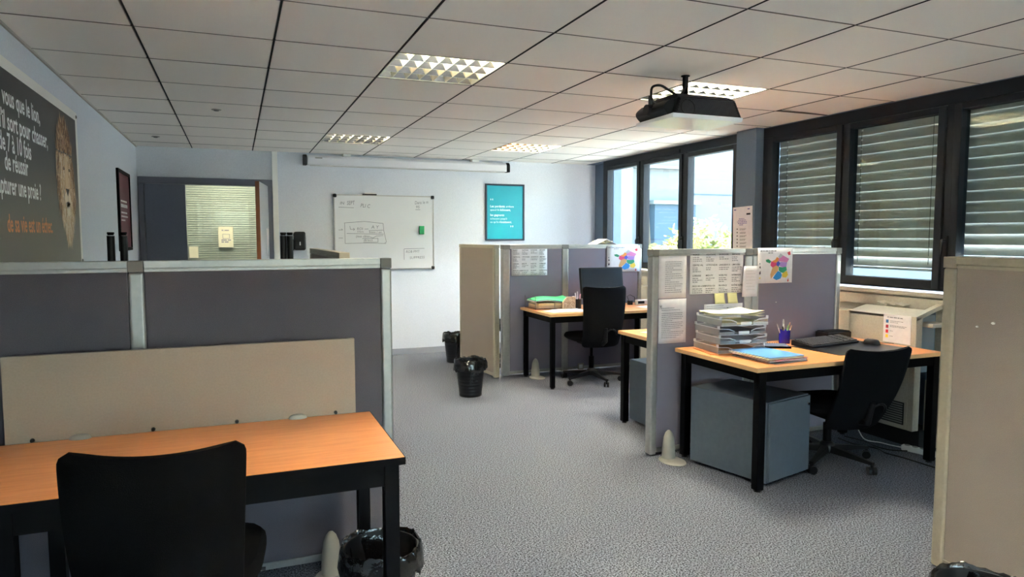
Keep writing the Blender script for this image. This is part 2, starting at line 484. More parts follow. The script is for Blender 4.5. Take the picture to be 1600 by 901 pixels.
blind(2.40, 3.345, 'closed grey slatted blind outside the window pane above the beige screen at right', zb=1.33)

# ------------------------------------------------------------ door, corridor
d = thing('door_1', kind='structure', loc=(DX0, YF, 0))
f = M()
f.box(DX0, YF - 0.02, 2.048, DX1, YF + 0.10, 2.12)
f.box(DX0, YF - 0.02, 0, DX0 + 0.055, YF + 0.10, 2.048)
f.box(0.765, YF - 0.02, 0, DX1, YF + 0.10, 2.048)
obj('frame', f, m_dframe, d, bevel=0.004)
lf = obj('leaf', M().box(DX0 + 0.058, YF + 0.012, 0.008, -0.082, YF + 0.055, 2.044), m_door, d, bevel=0.003)
h = M()
for z in (0.3, 1.05, 1.62): h.tube([(DX0 + 0.052, YF + 0.004, z), (DX0 + 0.052, YF + 0.004, z + 0.09)], 0.009, 8)
obj('hinge', h, m_dframe, d, smooth=True)
# open leaf, hinged on the right jamb and swung into the room
d2 = thing('door_2', kind='structure', loc=(0.758, YF - 0.03, 0), rz=math.radians(180 + 81))
obj('leaf', M().box(0.0, -0.02, 0.01, 0.735, 0.02, 2.045), m_dleaf, d2, bevel=0.002, world=False)
obj('edge_strip', M().box(0.735, -0.0205, 0.01, 0.742, 0.0205, 2.045), m_brown, d2, world=False, label='brown varnished wood edge')
hd = M().tube([(0.68, -0.02, 1.02), (0.68, -0.065, 1.02), (0.57, -0.065, 1.02)], 0.009, 8)
hd.tube([(0.68, 0.02, 1.02), (0.68, 0.065, 1.02), (0.57, 0.065, 1.02)], 0.009, 8)
obj('handle', hd, m_chrome, d2, smooth=True, world=False)

CY = 9.75
obj('wall_corridor', M().box(XL, CY + 0.05, 0, 3.2, CY + 0.2, H + 0.3), m_wall, kind='structure')
obj('wall_corridor_end', M().box(3.0, YF + 0.12, 0, 3.2, CY + 0.05, H + 0.3), m_wall, kind='structure')
obj('ceiling_corridor', M().box(XL, YF + 0.12, H, 3.0, CY + 0.05, H + 0.05), m_tile, kind='structure')
# glazed partition with a closed white blind across the corridor
w4 = thing('window_4', kind='structure', loc=(0.2, CY, 0))
f = M()
gx0, gx1, gz0, gz1 = -0.40, 0.98, 0.85, 2.20
f.box(gx0 - 0.05, CY - 0.02, gz0 - 0.05, gx1 + 0.05, CY + 0.05, gz0); f.box(gx0 - 0.05, CY - 0.02, gz1, gx1 + 0.05, CY + 0.05, gz1 + 0.05)
f.box(gx0 - 0.05, CY - 0.02, gz0, gx0, CY + 0.05, gz1); f.box(gx1, CY - 0.02, gz0, gx1 + 0.05, CY + 0.05, gz1)
obj('frame', f, m_white, w4)
obj('pane', M().box(gx0, CY - 0.012, gz0, gx1, CY - 0.006, gz1), m_glass, w4)
bl = thing('window_blind', 'closed white venetian blind seen through the open doorway', 'blind', loc=(0.29, CY + 0.02, gz0))
sp = None
n = int((gz1 - gz0) / 0.029)
for k in range(n):
    if sp is None:
        sp = obj('slat', M().box(gx0 + 0.012 - 0.29, -0.0007, -0.0125, gx1 - 0.012 - 0.29, 0.0007, 0.0125), m_bslat, bl, world=False); o = sp
    else: o = inst('slat', sp, (0, 0, 0), bl)
    o.location = (0, 0, 0.014 + k * 0.029); o.rotation_euler = (math.radians(-20), 0, 0)
obj('head_rail', M().box(gx0 + 0.008, CY + 0.003, gz1 - 0.03, gx1 - 0.008, CY + 0.035, gz1 - 0.002), m_bslat, bl)
cd = M()
for x in (0.12, 0.26, 0.75): cd.box(x - 0.0015, CY + 0.001, gz0, x + 0.0015, CY + 0.003, gz1)
obj('cord', cd, m_white, bl)

def added_corridor_lamp(x, y, lab):  # unseen lamps added to light the blind across the corridor
    t = thing('added_corridor_lamp', lab, 'lamp', loc=(x, y, H), group='added corridor lamps')
    obj('casing', M().box(x - 0.32, y - 0.12, H - 0.03, x + 0.32, y + 0.12, H), m_white, t, bevel=0.004)
    obj('diffuser', M().box(x - 0.30, y - 0.10, H - 0.036, x + 0.30, y + 0.10, H - 0.03), mat('corridor diffuser', (255, 246, 224), 0.5, emit=8.0), t)
added_corridor_lamp(0.35, 9.1, 'unseen added flat lamp on the corridor ceiling right behind the open door')
added_corridor_lamp(2.0, 9.1, 'unseen added flat lamp farther along the corridor ceiling to the right')

# notice taped on the corridor glass
O = V((0.19, CY - 0.014, 1.38)); k = 1.12
nt_ = thing('door_notice', 'cream notice sheet taped on the glass behind the doorway', 'notice', loc=(0.28, CY - 0.014, 1.37))
px0, px1, pz0, pz1 = 0.213, 0.392, 1.335, 1.602
obj('sheet', M().box(px0, CY - 0.015, pz0, px1, CY - 0.0135, pz1), m_paperc, nt_)
ink = M(); U, W = V((1, 0, 0)), V((0, 0, 1)); yy = CY - 0.0158
dashes(ink, (px0 + 0.04, yy, pz1 - 0.055), U, W, 0.105, 0.014, 1)
for a, b, c, e in ((0.05, 0.11, 0.135, 0.115), (0.05, 0.165, 0.135, 0.17), (0.05, 0.11, 0.055, 0.17), (0.13, 0.11, 0.135, 0.17)):
    ink.poly([(a, b), (c, b), (c, e), (a, e)], (px0, yy, pz0), U, W)
dashes(ink, (px0 + 0.035, yy, pz0 + 0.085), U, W, 0.115, 0.015, 2); dashes(ink, (px0 + 0.035, yy, pz0 + 0.06), U, W, 0.10, 0.015, 3)
obj('print', ink, m_inkg, nt_)
tag(obj('small_notice', M().box(-0.135, CY - 0.015, 1.20, -0.03, CY - 0.0135, 1.345), m_paperc), 'small pale sheet low on the corridor glass beside the dark door leaf', 'notice')

# ------------------------------------------------------------ luminaires
def luminaire_proto():
    t = thing('ceiling_light', 'x', 'light', group='recessed louvre lights')
    a = T / 2 - 0.004; hh = 0.11
    hs = M()
    hs.box(-a, -a, 0.0, -a + 0.008, a, hh); hs.box(a - 0.008, -a, 0, a, a, hh)
    hs.box(-a, -a, 0, a, -a + 0.008, hh); hs.box(-a, a - 0.008, 0, a, a, hh); hs.box(-a, -a, hh, a, a, hh + 0.006)
    obj('housing', hs, m_reflin, t, world=False)
    s = (2 * a - 0.016) / 4
    pr = None
    for k in range(4):
        y = -a + 0.008 + s * (k + 0.5)
        if pr is None:
            pr = obj('tube', M().tube([(-a + 0.02, 0, 0), (a - 0.02, 0, 0)], 0.012, 10), m_tubeE, t, smooth=True, world=False); o = pr
        else: o = inst('tube', pr, (0, 0, 0), t)
        o.location = (0, y, 0.082)
    # lengthwise V reflectors between the tubes
    pr = None
    for k in range(5):
        y = -a + 0.008 + s * k
        if pr is None:
            pr = obj('reflector', M().prism([(-0.003, 0), (0.003, 0), (0.024, 0.055), (-0.024, 0.055)], (-a + 0.01, 0, 0.004), (0, 1, 0), (0, 0, 1), (1, 0, 0), 2 * a - 0.02), m_refl, t, world=False); o = pr
        else: o = inst('reflector', pr, (0, 0, 0), t)
        o.location = (0, y, 0)
    pr = None
    for k in range(1, 7):
        x = -a + 0.008 + (2 * a - 0.016) / 7 * k
        if pr is None:
            pr = obj('cross_blade', M().prism([(-0.002, 0), (0.002, 0), (0.011, 0.05), (-0.011, 0.05)], (0, -a + 0.01, 0.004), (1, 0, 0), (0, 0, 1), (0, 1, 0), 2 * a - 0.02), m_blade, t, world=False); o = pr
        else: o = inst('cross_blade', pr, (0, 0, 0), t)
        o.location = (x, 0, 0)
    return t
def switch_off(lt, first_k=2):
    for k, o in enumerate([c for c in lt.children if c.name.startswith('tube')]):
        if k >= first_k: o.data = off_mesh; o['label'] = 'unlit tube'
lp = luminaire_proto()
off_mesh = [c for c in lp.children if c.name.startswith('tube')][0].data.copy(); off_mesh.materials[0] = m_tubeOff
LL = {(2, 0): 'large square louvre ceiling light nearest the camera, left of the projector', (5, 0): 'yellowish louvre ceiling light right behind the hanging projector',
      (2, 5): 'small-looking far louvre ceiling light above the left half of the projection screen', (5, 5): 'far louvre ceiling light toward the open windows, right of the projection screen'}
first = True; made = []
for c in (2, 5):
    for k in (-10, -5, 0, 5):
        loc = ((c + 0.5) * T, Y0 + T * (k + 0.5), H + 0.001)
        lab = LL.get((c, k), 'louvre ceiling light behind the camera, %s row, %s' % ('nearer' if k == -5 else 'rear', 'left' if c == 2 else 'window side'))
        if first: o = lp; o.location = loc; o['label'] = lab; first = False
        else: o = dup(lp, loc, 0, lab)
        made.append((c, k, o))
for c, k, o in made:
    if c == 2 and k >= 0: switch_off(o)
    if c == 5 and k == -5: switch_off(o, 0)

for (x, y), lab in {(0.309, 5.854): 'small round ceiling detector above the dark door, nearer one', (-0.277, 7.616): 'small round ceiling detector in the far left ceiling corner'}.items():
    t = thing('ceiling_detector', lab, 'detector', loc=(x, y, H), group='ceiling detectors')
    obj('base', M().lathe([(0.036, 0.0), (0.036, -0.004), (0.033, -0.006)], (x, y, H), 20), m_tee, t, smooth=True)
    obj('sensor', M().lathe([(0.020, -0.006), (0.018, -0.012), (0.008, -0.014)], (x, y, H), 16), m_cap, t, smooth=True)

# ------------------------------------------------------------ outside: white building, tree
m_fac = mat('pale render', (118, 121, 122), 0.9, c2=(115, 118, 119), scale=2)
m_fac2 = mat('blue grey render', (72, 86, 98), 0.85)
m_ground = mat('bounce paving', (206, 204, 198), 0.9, c2=(198, 196, 190), scale=1)
obj('ground', M().box(-30, -40, -1.0, 60, 60, -0.8), m_ground, kind='structure')  # unseen ground, raised and pale to throw sunlight up at the ceiling
obj('low_bounce_yard', M().box(5.2, 2.6, -0.8, 60, 60, -0.78), mat('low bounce grey', (132, 132, 130), 0.9, c2=(122, 122, 120), scale=3), kind='structure')  # unseen darker ground added to weaken the sun bounce by the windows
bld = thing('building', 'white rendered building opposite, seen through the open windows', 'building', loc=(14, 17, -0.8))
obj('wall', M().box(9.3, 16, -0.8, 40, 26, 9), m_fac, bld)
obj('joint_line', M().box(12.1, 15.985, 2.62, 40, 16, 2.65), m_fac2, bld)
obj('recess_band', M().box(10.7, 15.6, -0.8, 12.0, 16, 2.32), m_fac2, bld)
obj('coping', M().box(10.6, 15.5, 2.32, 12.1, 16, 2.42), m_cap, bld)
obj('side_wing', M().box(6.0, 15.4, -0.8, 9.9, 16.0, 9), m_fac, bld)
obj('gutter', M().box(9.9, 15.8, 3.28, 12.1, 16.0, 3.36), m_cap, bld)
def tree(cx, cy, zc, r, n, lab, base=-0.8):
    t = thing('tree', lab, 'tree', loc=(cx, cy, base))
    tr = M().tube([(cx, cy, base), (cx + 0.05, cy, (base + zc) / 2), (cx, cy + 0.1, zc)], [0.12, 0.09, 0.03], 8)
    for k in range(16):
        an = random.uniform(0, 2 * PI); el = random.uniform(0.1, 1.2); L = r * random.uniform(0.6, 1.0)
        e = V((math.cos(an) * math.cos(el), math.sin(an) * math.cos(el), math.sin(el))) * L
        z0 = zc - r * random.uniform(0.0, 1.0)
        tr.tube([(cx, cy, z0), V((cx, cy, z0)) + e * 0.5 + V((0, 0, 0.1)), V((cx, cy, z0)) + e], [0.03, 0.02, 0.008], 5)
    obj('trunk', tr, mat('bark', (96, 84, 70), 0.9), t, smooth=True)
    lm = M()
    clumps = []
    for k in range(60):
        q = V((random.gauss(0, 1), random.gauss(0, 1), random.gauss(0, 1))).normalized() * (random.random() ** 0.4) * r
        q.z *= 0.9; clumps.append(V((cx, cy, zc)) + q)
    for k in range(n):
        c = random.choice(clumps) + V((random.gauss(0, 0.13), random.gauss(0, 0.13), random.gauss(0, 0.13))) * r / 1.2
        a = V((random.gauss(0, 1), random.gauss(0, 1), random.gauss(-0.3, 0.7))).normalized()
        b = a.cross(V((random.gauss(0, 1), random.gauss(0, 1), random.gauss(0, 1)))).normalized()
        L, w_ = random.uniform(0.08, 0.16), random.uniform(0.015, 0.03)
        lm.cur = random.choice((0, 0, 1, 1, 2))
        lm.add([c, c + a * L * 0.5 + b * w_, c + a * L, c + a * L * 0.5 - b * w_], [(0, 1, 2, 3)])
    obj('foliage', lm, [mat('leaf green', (150, 160, 92), 0.7), mat('leaf yellow', (226, 206, 130), 0.7), mat('leaf dark', (112, 124, 78), 0.7)], t, kind='stuff')
tree(7.65, 9.9, 0.95, 0.85, 5200, 'yellow-green bushy tree outside behind the middle open window')
tree(7.38, 10.9, 3.30, 0.55, 1100, 'leafy tree top outside at the upper edge of the leftmost open window')

# ------------------------------------------------------------ wall things
X_, Y_, Z_ = V((1, 0, 0)), V((0, 1, 0)), V((0, 0, 1))
def pal(*cs): return [mat('print colour', c, 0.6) for c in cs]

# lion poster on the left wall (flat print); reading direction is +y
lx = XL + 0.004
lp_ = thing('wall_poster', 'large dark poster with white slogan and a lion head on the left wall', 'poster', loc=(XL, 3.9, 1.8))
obj('sheet', M().box(XL, 2.3, 1.28, lx, 5.43, 2.29), m_white, lp_)
mg = bpy.data.materials.new('dark poster print'); mg.use_nodes = True
nt = mg.node_tree; b = nt.nodes['Principled BSDF']; b.inputs['Roughness'].default_value = 0.42
tc = nt.nodes.new('ShaderNodeTexCoord'); sp_ = nt.nodes.new('ShaderNodeSeparateXYZ'); cr = nt.nodes.new('ShaderNodeValToRGB')
nt.links.new(tc.outputs['Generated'], sp_.inputs[0]); nt.links.new(sp_.outputs[2], cr.inputs[0]); nt.links.new(cr.outputs[0], b.inputs['Base Color'])
cr.color_ramp.elements[0].color = (*lin((104, 100, 88)), 1); cr.color_ramp.elements[1].color = (*lin((38, 37, 34)), 1)
cr.color_ramp.elements[1].position = 0.62
obj('dark_field', M().box(lx, 2.3, 1.285, lx + 0.001, 5.37, 2.235), mg, lp_, label='dark printed field shading to grey-brown at the bottom')
xt = lx + 0.0022
tx = M()
for s_, ref, yr, yl, z, cap in (('vous que le lion,', None, 4.455, 3.80, 2.075, 0.088), ("qu'il sort pour chasser,", 'il sort pour chasser,', 4.60, 3.79, 1.962, 0.088),
        ('de 7 à 10 fois', 'e 7 à 10 fois', 4.245, 3.77, 1.862, 0.088), ('de réussir', None, 4.175, 3.79, 1.775, 0.088), ('capturer une proie ?', 'turer une proie ?', 4.40, 3.76, 1.665, 0.088)):
    tx = M(); text(tx, s_, (xt, yr, z), Y_, Z_, cap, width=yr - yl, bold=0.018, right=True, ref=ref)
    obj('white_lettering', tx, m_wink, lp_)
tx = M(); text(tx, 'de sa vie est un échec.', (xt, 4.62, 1.492), Y_, Z_, 0.085, width=0.84, bold=0.018, right=True)
obj('orange_lettering', tx, m_orange, lp_)
ln = M(); rr = random.Random(3)
def lion_half(z):      # half width of the head at height z
    for (z0, w0), (z1, w1) in zip(LW_[:-1], LW_[1:]):
        if z0 >= z >= z1: return w0 + (w1 - w0) * (z0 - z) / (z0 - z1)
    return 0.02
LW_ = [(2.17, 0.03), (2.10, 0.13), (2.0, 0.20), (1.9, 0.23), (1.75, 0.235), (1.65, 0.20), (1.55, 0.12), (1.44, 0.02)]
for k in range(2600):
    z = rr.uniform(1.46, 2.16); hw = lion_half(z); y = rr.uniform(-1, 1)
    L = rr.uniform(0.03, 0.085)
    cy = 5.02 + (1.8 - z) * 0.10
    yy = cy + y * hw
    dy = y * 0.35 + rr.uniform(-0.15, 0.15); dz = -1.0 if z < 1.98 else 0.9
    face = abs(y) < 0.62 and 1.62 < z < 1.98
    ln.cur = rr.choice((1, 1, 2, 3)) if face else (rr.choice((0, 0, 1, 2, 4)) if z > 1.95 or abs(y) > 0.75 else rr.choice((0, 1, 1, 2)))
    if z < 1.62: ln.cur = rr.choice((1, 2, 2, 3))
    w_ = rr.uniform(0.004, 0.009)
    xo = xt + rr.uniform(0, 0.0006)
    a = V((xo, yy, z)); e = V((xo, yy + dy * L, z + dz * L)); n_ = V((0, w_, 0))
    ln.add([a - n_, a + n_, e], [(0, 1, 2)])
xf = xt + 0.0012
def blob(y, z, ry, rz, cur, n=14):
    ln.cur = cur
    ln.add([(xf, y + ry * math.cos(2 * PI * i / n), z + rz * math.sin(2 * PI * i / n)) for i in range(n)], [tuple(range(n))])
blob(5.03, 1.86, 0.045, 0.12, 2); blob(5.04, 1.70, 0.085, 0.05, 3); blob(5.05, 1.64, 0.05, 0.045, 3)
blob(4.965, 1.885, 0.022, 0.010, 5); blob(5.115, 1.885, 0.022, 0.010, 5)
blob(4.965, 1.887, 0.010, 0.006, 1); blob(5.115, 1.887, 0.010, 0.006, 1)
ln.cur = 5; xf += 0.0004
ln.add([(xf, 4.99, 1.765), (xf, 5.09, 1.765), (xf, 5.04, 1.715)], [(0, 1, 2)])
ln.add([(xf, 5.037, 1.72), (xf, 5.043, 1.72), (xf, 5.043, 1.685), (xf, 5.037, 1.685)], [(0, 1, 2, 3)])
ln.add([(xf, 4.975, 1.672), (xf, 5.04, 1.688), (xf, 5.105, 1.672), (xf, 5.04, 1.680)], [(0, 1, 2, 3)])
obj('lion_picture', ln, pal((122, 84, 52), (176, 140, 100), (206, 180, 146), (226, 212, 190), (92, 58, 34), (34, 28, 24)), lp_, kind='stuff')
pn = M()
for y, z in ((5.405, 2.265), (5.405, 1.31)): pn.lathe([(0.011, 0), (0.008, 0.004)], (0, 0, 0), 10)
pn = M()
for z in (2.262, 1.31): pn.tube([(lx, 5.405, z), (lx + 0.006, 5.405, z)], [0.012, 0.008], 10)
obj('pin', pn, m_cap, lp_, smooth=True)

bf = thing('burgundy_poster', 'narrow-looking burgundy framed poster on the left wall near the far corner', 'poster', loc=(XL, 7.4, 1.7))
f = M(); x1 = XL + 0.022
f.box(XL, 7.03, 1.34, x1, 7.06, 2.08); f.box(XL, 7.73, 1.34, x1, 7.76, 2.08); f.box(XL, 7.06, 1.34, x1, 7.73, 1.37); f.box(XL, 7.06, 2.05, x1, 7.73, 2.08)
obj('frame', f, m_blk, bf, bevel=0.003)
obj('print', M().box(XL, 7.06, 1.37, XL + 0.012, 7.73, 2.05), m_burg, bf)
tx = M()
for k, (z, w_) in enumerate(((1.79, .36), (1.755, .44), (1.74, .40), (1.685, .40), (1.65, .42), (1.615, .22))): dashes(tx, (XL + 0.0135, 7.16, z), Y_, Z_, w_, 0.014, k + 5)
obj('white_lettering', tx, m_wink, bf)

# teal framed poster on the far wall
tf = thing('teal_poster', 'teal framed poster with white French quote on the far wall', 'poster', loc=(3.7, YF, 1.78))
f = M(); y1 = YF - 0.025; tx0, tx1, tz0, tz1 = 3.425, 3.970, 1.418, 2.150
f.box(tx0, y1, tz0, tx0 + 0.022, YF, tz1); f.box(tx1 - 0.022, y1, tz0, tx1, YF, tz1); f.box(tx0 + 0.022, y1, tz0, tx1 - 0.022, YF, tz0 + 0.022); f.box(tx0 + 0.022, y1, tz1 - 0.022, tx1 - 0.022, YF, tz1)
obj('frame', f, mat('navy frame', (24, 38, 58), 0.4), tf, bevel=0.003)
obj('print', M().box(tx0 + 0.022, YF - 0.014, tz0 + 0.022, tx1 - 0.022, YF, tz1 - 0.022), m_teal, tf)
tx = M(); yt = YF - 0.0155
def q(s_, x, z, cap, w_, bold=0.0): text(tx, s_, (tx0 + x, yt, tz0 + z), X_, Z_, cap, width=w_, bold=bold)
q('“', 0.065, 0.475, 0.075, 0.042)
q('Les perdants', 0.065, 0.430, 0.030, 0.205, 0.02); q('arrêtent', 0.285, 0.430, 0.028, 0.11)
q('quand ils', 0.065, 0.385, 0.028, 0.125); q('échouent,', 0.20, 0.385, 0.030, 0.15, 0.02)
q('les gagnants', 0.065, 0.318, 0.030, 0.195, 0.02)
q("échouent jusqu'à", 0.065, 0.272, 0.028, 0.235)
q("ce qu'ils", 0.065, 0.228, 0.028, 0.115); q('réussissent.', 0.19, 0.228, 0.030, 0.175, 0.02)
q('”', 0.345, 0.125, 0.075, 0.042)
obj('white_lettering', tx, m_wink, tf)

# whiteboard
wb = thing('whiteboard', 'white marker board with faint handwriting on the far wall', 'whiteboard', loc=(2.12, YF, 1.5))
wx0, wx1, wz0, wz1 = 1.512, 2.735, 1.068, 1.972
obj('board', M().box(wx0 + 0.008, YF - 0.018, wz0 + 0.008, wx1 - 0.008, YF - 0.004, wz1 - 0.008), m_board, wb)
f = M()
f.box(wx0, YF - 0.024, wz0, wx0 + 0.012, YF, wz1); f.box(wx1 - 0.012, YF - 0.024, wz0, wx1, YF, wz1)
f.box(wx0 + 0.012, YF - 0.024, wz0, wx1 - 0.012, YF, wz0 + 0.012); f.box(wx0 + 0.012, YF - 0.024, wz1 - 0.012, wx1 - 0.012, YF, wz1)
obj('frame', f, m_alu, wb)
for cx_ in (wx0 + 0.014, wx1 - 0.014):
    for cz_ in (wz0 + 0.014, wz1 - 0.014):
        obj('corner_cap', M().obox((cx_, YF - 0.015, cz_), (0.044, 0.032, 0.044)), m_blkp, wb, bevel=0.012)
obj('pen_clip', M().box(1.85, YF - 0.05, wz1 - 0.004, 2.02, YF - 0.01, wz1 + 0.012), m_blkp, wb, bevel=0.004)
tx = M(); yb = YF - 0.0195
def hw(s_, x, z, cap, w_, rot=0.0):
    U = V((math.cos(rot), 0, math.sin(rot))); W = V((-math.sin(rot) + 0.12, 0, math.cos(rot)))
    text(tx, s_, (wx0 + x, yb, wz0 + z), U, W, cap, width=w_)
def st(pts, r=0.0025):
    for (a, b_), (c, e) in zip(pts[:-1], pts[1:]):
        d_ = V((c - a, 0, e - b_)); n_ = V((-d_.z, 0, d_.x)).normalized() * r
        A, B = V((wx0 + a, yb, wz0 + b_)), V((wx0 + c, yb, wz0 + e))
        tx.add([A - n_, B - n_, B + n_, A + n_], [(0, 1, 2, 3)])
hw('IN', 0.075, 0.785, 0.035, 0.045); hw('SEPT', 0.155, 0.78, 0.05, 0.09, 0.05); st([(0.055, 0.752), (0.235, 0.748)])
hw('PLI C', 0.315, 0.757, 0.045, 0.11, -0.08)
hw('Dans le m', 0.985, 0.80, 0.042, 0.17, 0.08); hw('95', 0.995, 0.752, 0.035, 0.045); st([(0.99, 0.735), (1.05, 0.735)])
st([(0.115, 0.565), (0.36, 0.585), (0.585, 0.562), (0.592, 0.475), (0.622, 0.335), (0.60, 0.325)]); st([(0.125, 0.56), (0.125, 0.32), (0.40, 0.325), (0.62, 0.318)])
st([(0.145, 0.44), (0.59, 0.432)]); st([(0.185, 0.53), (0.19, 0.49), (0.24, 0.49), (0.225, 0.505)]); st([(0.24, 0.49), (0.225, 0.475)])
hw('ROI', 0.27, 0.482, 0.032, 0.065); st([(0.36, 0.492), (0.405, 0.494)]); hw('A Y', 0.44, 0.50, 0.04, 0.09); st([(0.41, 0.475), (0.585, 0.482)])
hw('5%m', 0.27, 0.452, 0.022, 0.075); hw('base / an', 0.415, 0.446, 0.026, 0.15)
hw('(mes cibles', 0.255, 0.392, 0.032, 0.16); st([(0.42, 0.40), (0.46, 0.385), (0.50, 0.41), (0.585, 0.415)])
hw('direct', 0.345, 0.347, 0.03, 0.11); st([(0.33, 0.378), (0.52, 0.382), (0.52, 0.335), (0.34, 0.335)])
st([(0.05, 0.482), (0.10, 0.482), (0.085, 0.495)]); st([(0.05, 0.385), (0.10, 0.385)])
hw('ROB PMT', 0.865, 0.20, 0.032, 0.17, 0.02); hw('SUPPRESS', 0.91, 0.125, 0.032, 0.19, 0.03); st([(0.84, 0.115), (0.84, 0.25), (1.10, 0.255)])
obj('handwriting', tx, m_marker, wb)
e = thing('board_eraser', 'green eraser stuck on the whiteboard', 'eraser', loc=(2.577, YF - 0.02, 1.55))
obj('body', M().box(2.545, YF - 0.050, 1.498, 2.606, YF - 0.022, 1.602), m_green, e, bevel=0.004)
obj('felt', M().box(2.548, YF - 0.022, 1.501, 2.603, YF - 0.0188, 1.599), m_blk, e)
tag(obj('marker_pen', M().tube([(1.875, YF - 0.03, wz1 + 0.018), (2.005, YF - 0.03, wz1 + 0.018)], 0.009, 10), m_white, None, smooth=True), 'white marker pen lying on the clip on top of the whiteboard', 'pen')

# roll-up projection screen
ps = thing('projection_screen', 'long white rolled-up projection screen case high on the far wall', 'screen', loc=(2.43, 8.39, 2.36))
c = M().prism([(0, 0), (0.085, 0), (0.085, 0.115), (0.03, 0.115), (0, 0.085)], (1.21, 8.345, 2.297), Y_, Z_, X_, 2.47)
obj('case', c, m_scrn, ps, bevel=0.008)
for x in (1.165, 3.68): obj('end_cap', M().prism([(-0.004, -0.004), (0.09, -0.004), (0.09, 0.12), (0.028, 0.12), (-0.004, 0.088)], (x, 8.345, 2.297), Y_, Z_, X_, 0.045), m_blkp, ps, bevel=0.008)
obj('weight_bar', M().box(1.24, 8.352, 2.285, 3.65, 8.372, 2.297), m_alu, ps)
for x in (1.62, 3.22): obj('bracket', M().box(x, 8.36, 2.41, x + 0.09, YF, 2.44), m_white, ps, bevel=0.003)
obj('badge', M().box(1.30, 8.342, 2.372, 1.38, 8.345, 2.385), m_cap, ps)
# black wall box
wbx = thing('wall_dispenser', 'black rounded box on a bracket on the far wall left of the whiteboard', 'dispenser', loc=(1.11, YF, 1.42))
obj('body', M().box(1.045, YF - 0.115, 1.312, 1.178, YF - 0.01, 1.528), m_blkp, wbx, bevel=0.025, seg=4)
obj('bracket', M().box(0.975, YF - 0.05, 1.31, 1.05, YF, 1.44), m_blkp, wbx, bevel=0.006)
obj('plate', M().box(1.105, YF - 0.118, 1.37, 1.118, YF - 0.114, 1.41), m_white, wbx)
# leaflet held on the door jamb
fl = M()
P = []
for i in range(7):
    t_ = i / 6; w_ = 0.032 + 0.034 * t_; z = 1.25 + 0.31 * t_
    P.append([(0.73 - w_ * 0.5 + 0.012 * (1 - t_), 8.22 + 0.004 * math.sin(3 * t_), z), (0.73, 8.228 , z), (0.73 + w_ * 0.5 + 0.004, 8.215, z)])
fl.grid(P)
fo = thing('leaflet', 'narrow white leaflet with blue print in front of the open door leaf', 'leaflet', loc=(0.73, 8.22, 1.25))
x = obj('sheet', fl, m_paper, fo, smooth=True)
sd_ = x.modifiers.new('thick', 'SOLIDIFY'); sd_.thickness = 0.002
obj('blue_print', M().box(0.703, 8.212, 1.485, 0.735, 8.2135, 1.535), mat('blue print', (38, 96, 170), 0.6), fo)

# poster on the pillar
pp = thing('pillar_notice', 'tall white notice with icon list taped on the blue-grey pillar between the windows', 'notice', loc=(4.795, 5.17, 1.55))
def ppt(y, z): return (5.30 - y, 1.318 + z)
U, W = V((0, -0.9985, 0.03)).normalized(), V((0, 0.03, 0.9985)).normalized()
O = V((4.7985, 5.315, 1.315))
obj('sheet', M().prism([(0, 0), (0.262, 0), (0.262, 0.425), (0, 0.425)], O, U, W, (-1, 0, 0), 0.0025), m_paper, pp)
O2 = V((4.7955, 5.315, 1.315))
ik = M()
ik.poly([(0.185, 0.345), (0.238, 0.345), (0.238, 0.362), (0.185, 0.362)], O2, U, W)
for k in range(7):
    z = 0.22 - k * 0.032
    ik.lathe([(0.007, 0)], (0, 0, 0), 6, caps=False) if False else None
    ik.poly([(0.06 + 0.008 * math.cos(a * PI / 4), z + 0.007 * math.sin(a * PI / 4)) for a in range(8)], O2, U, W)
    dashes(ik, O2 + U * 0.095 + W * (z - 0.002), U, W, 0.09, 0.004, k)
    dashes(ik, O2 + U * 0.095 + W * (z - 0.012), U, W, 0.08, 0.004, k + 9)
ik.poly([(0.09, 0.012), (0.18, 0.012), (0.18, 0.02), (0.09, 0.02)], O2, U, W)
obj('print', ik, m_ink, pp)
ik = M()
for k, (a, w_) in enumerate(((0.085, 0.07), (0.07, 0.11), (0.06, 0.13), (0.07, 0.12), (0.09, 0.05))): dashes(ik, O2 + U * a + W * (0.31 - k * 0.014), U, W, w_, 0.007, k + 30)
for a in (0.015, 0.20): ik.poly([(a, 0.395), (a + 0.03, 0.395), (a + 0.03, 0.405), (a, 0.405)], O2, U, W)
obj('title_print', ik, mat('violet print', (110, 104, 170), 0.7), pp)

# ------------------------------------------------------------ projector
pj = thing('projector', 'black ceiling projector hanging upside down in front of the windows', 'projector', loc=(3.03, 3.60, H))
zb_, zt_ = 2.158, 2.285
def frus(x0, x1, y0, y1, z0, X0, X1, Y0_, Y1_, z1):
    return M().add([(x0, y0, z0), (x1, y0, z0), (x1, y1, z0), (x0, y1, z0), (X0, Y0_, z1), (X1, Y0_, z1), (X1, Y1_, z1), (X0, Y1_, z1)],
                   [(3, 2, 1, 0), (4, 5, 6, 7), (0, 1, 5, 4), (1, 2, 6, 5), (2, 3, 7, 6), (3, 0, 4, 7)])
obj('body', frus(2.80, 3.292, 3.43, 3.78, zb_ + 0.014, 2.85, 3.262, 3.46, 3.76, zt_), m_blkp, pj, bevel=0.008)
obj('base_plate', M().add([(2.79, 3.43, zb_), (3.29, 3.43, zb_), (3.285, 3.785, zb_ - 0.004), (2.765, 3.785, zb_ - 0.004), (2.79, 3.426, zb_ + 0.026), (3.295, 3.426, zb_ + 0.026), (3.29, 3.785, zb_ + 0.014), (2.765, 3.785, zb_ + 0.014)],
    [(3, 2, 1, 0), (4, 5, 6, 7), (0, 1, 5, 4), (1, 2, 6, 5), (2, 3, 7, 6), (3, 0, 4, 7)]), mat('glossy white plastic', (238, 241, 244), 0.3), pj, bevel=0.003)
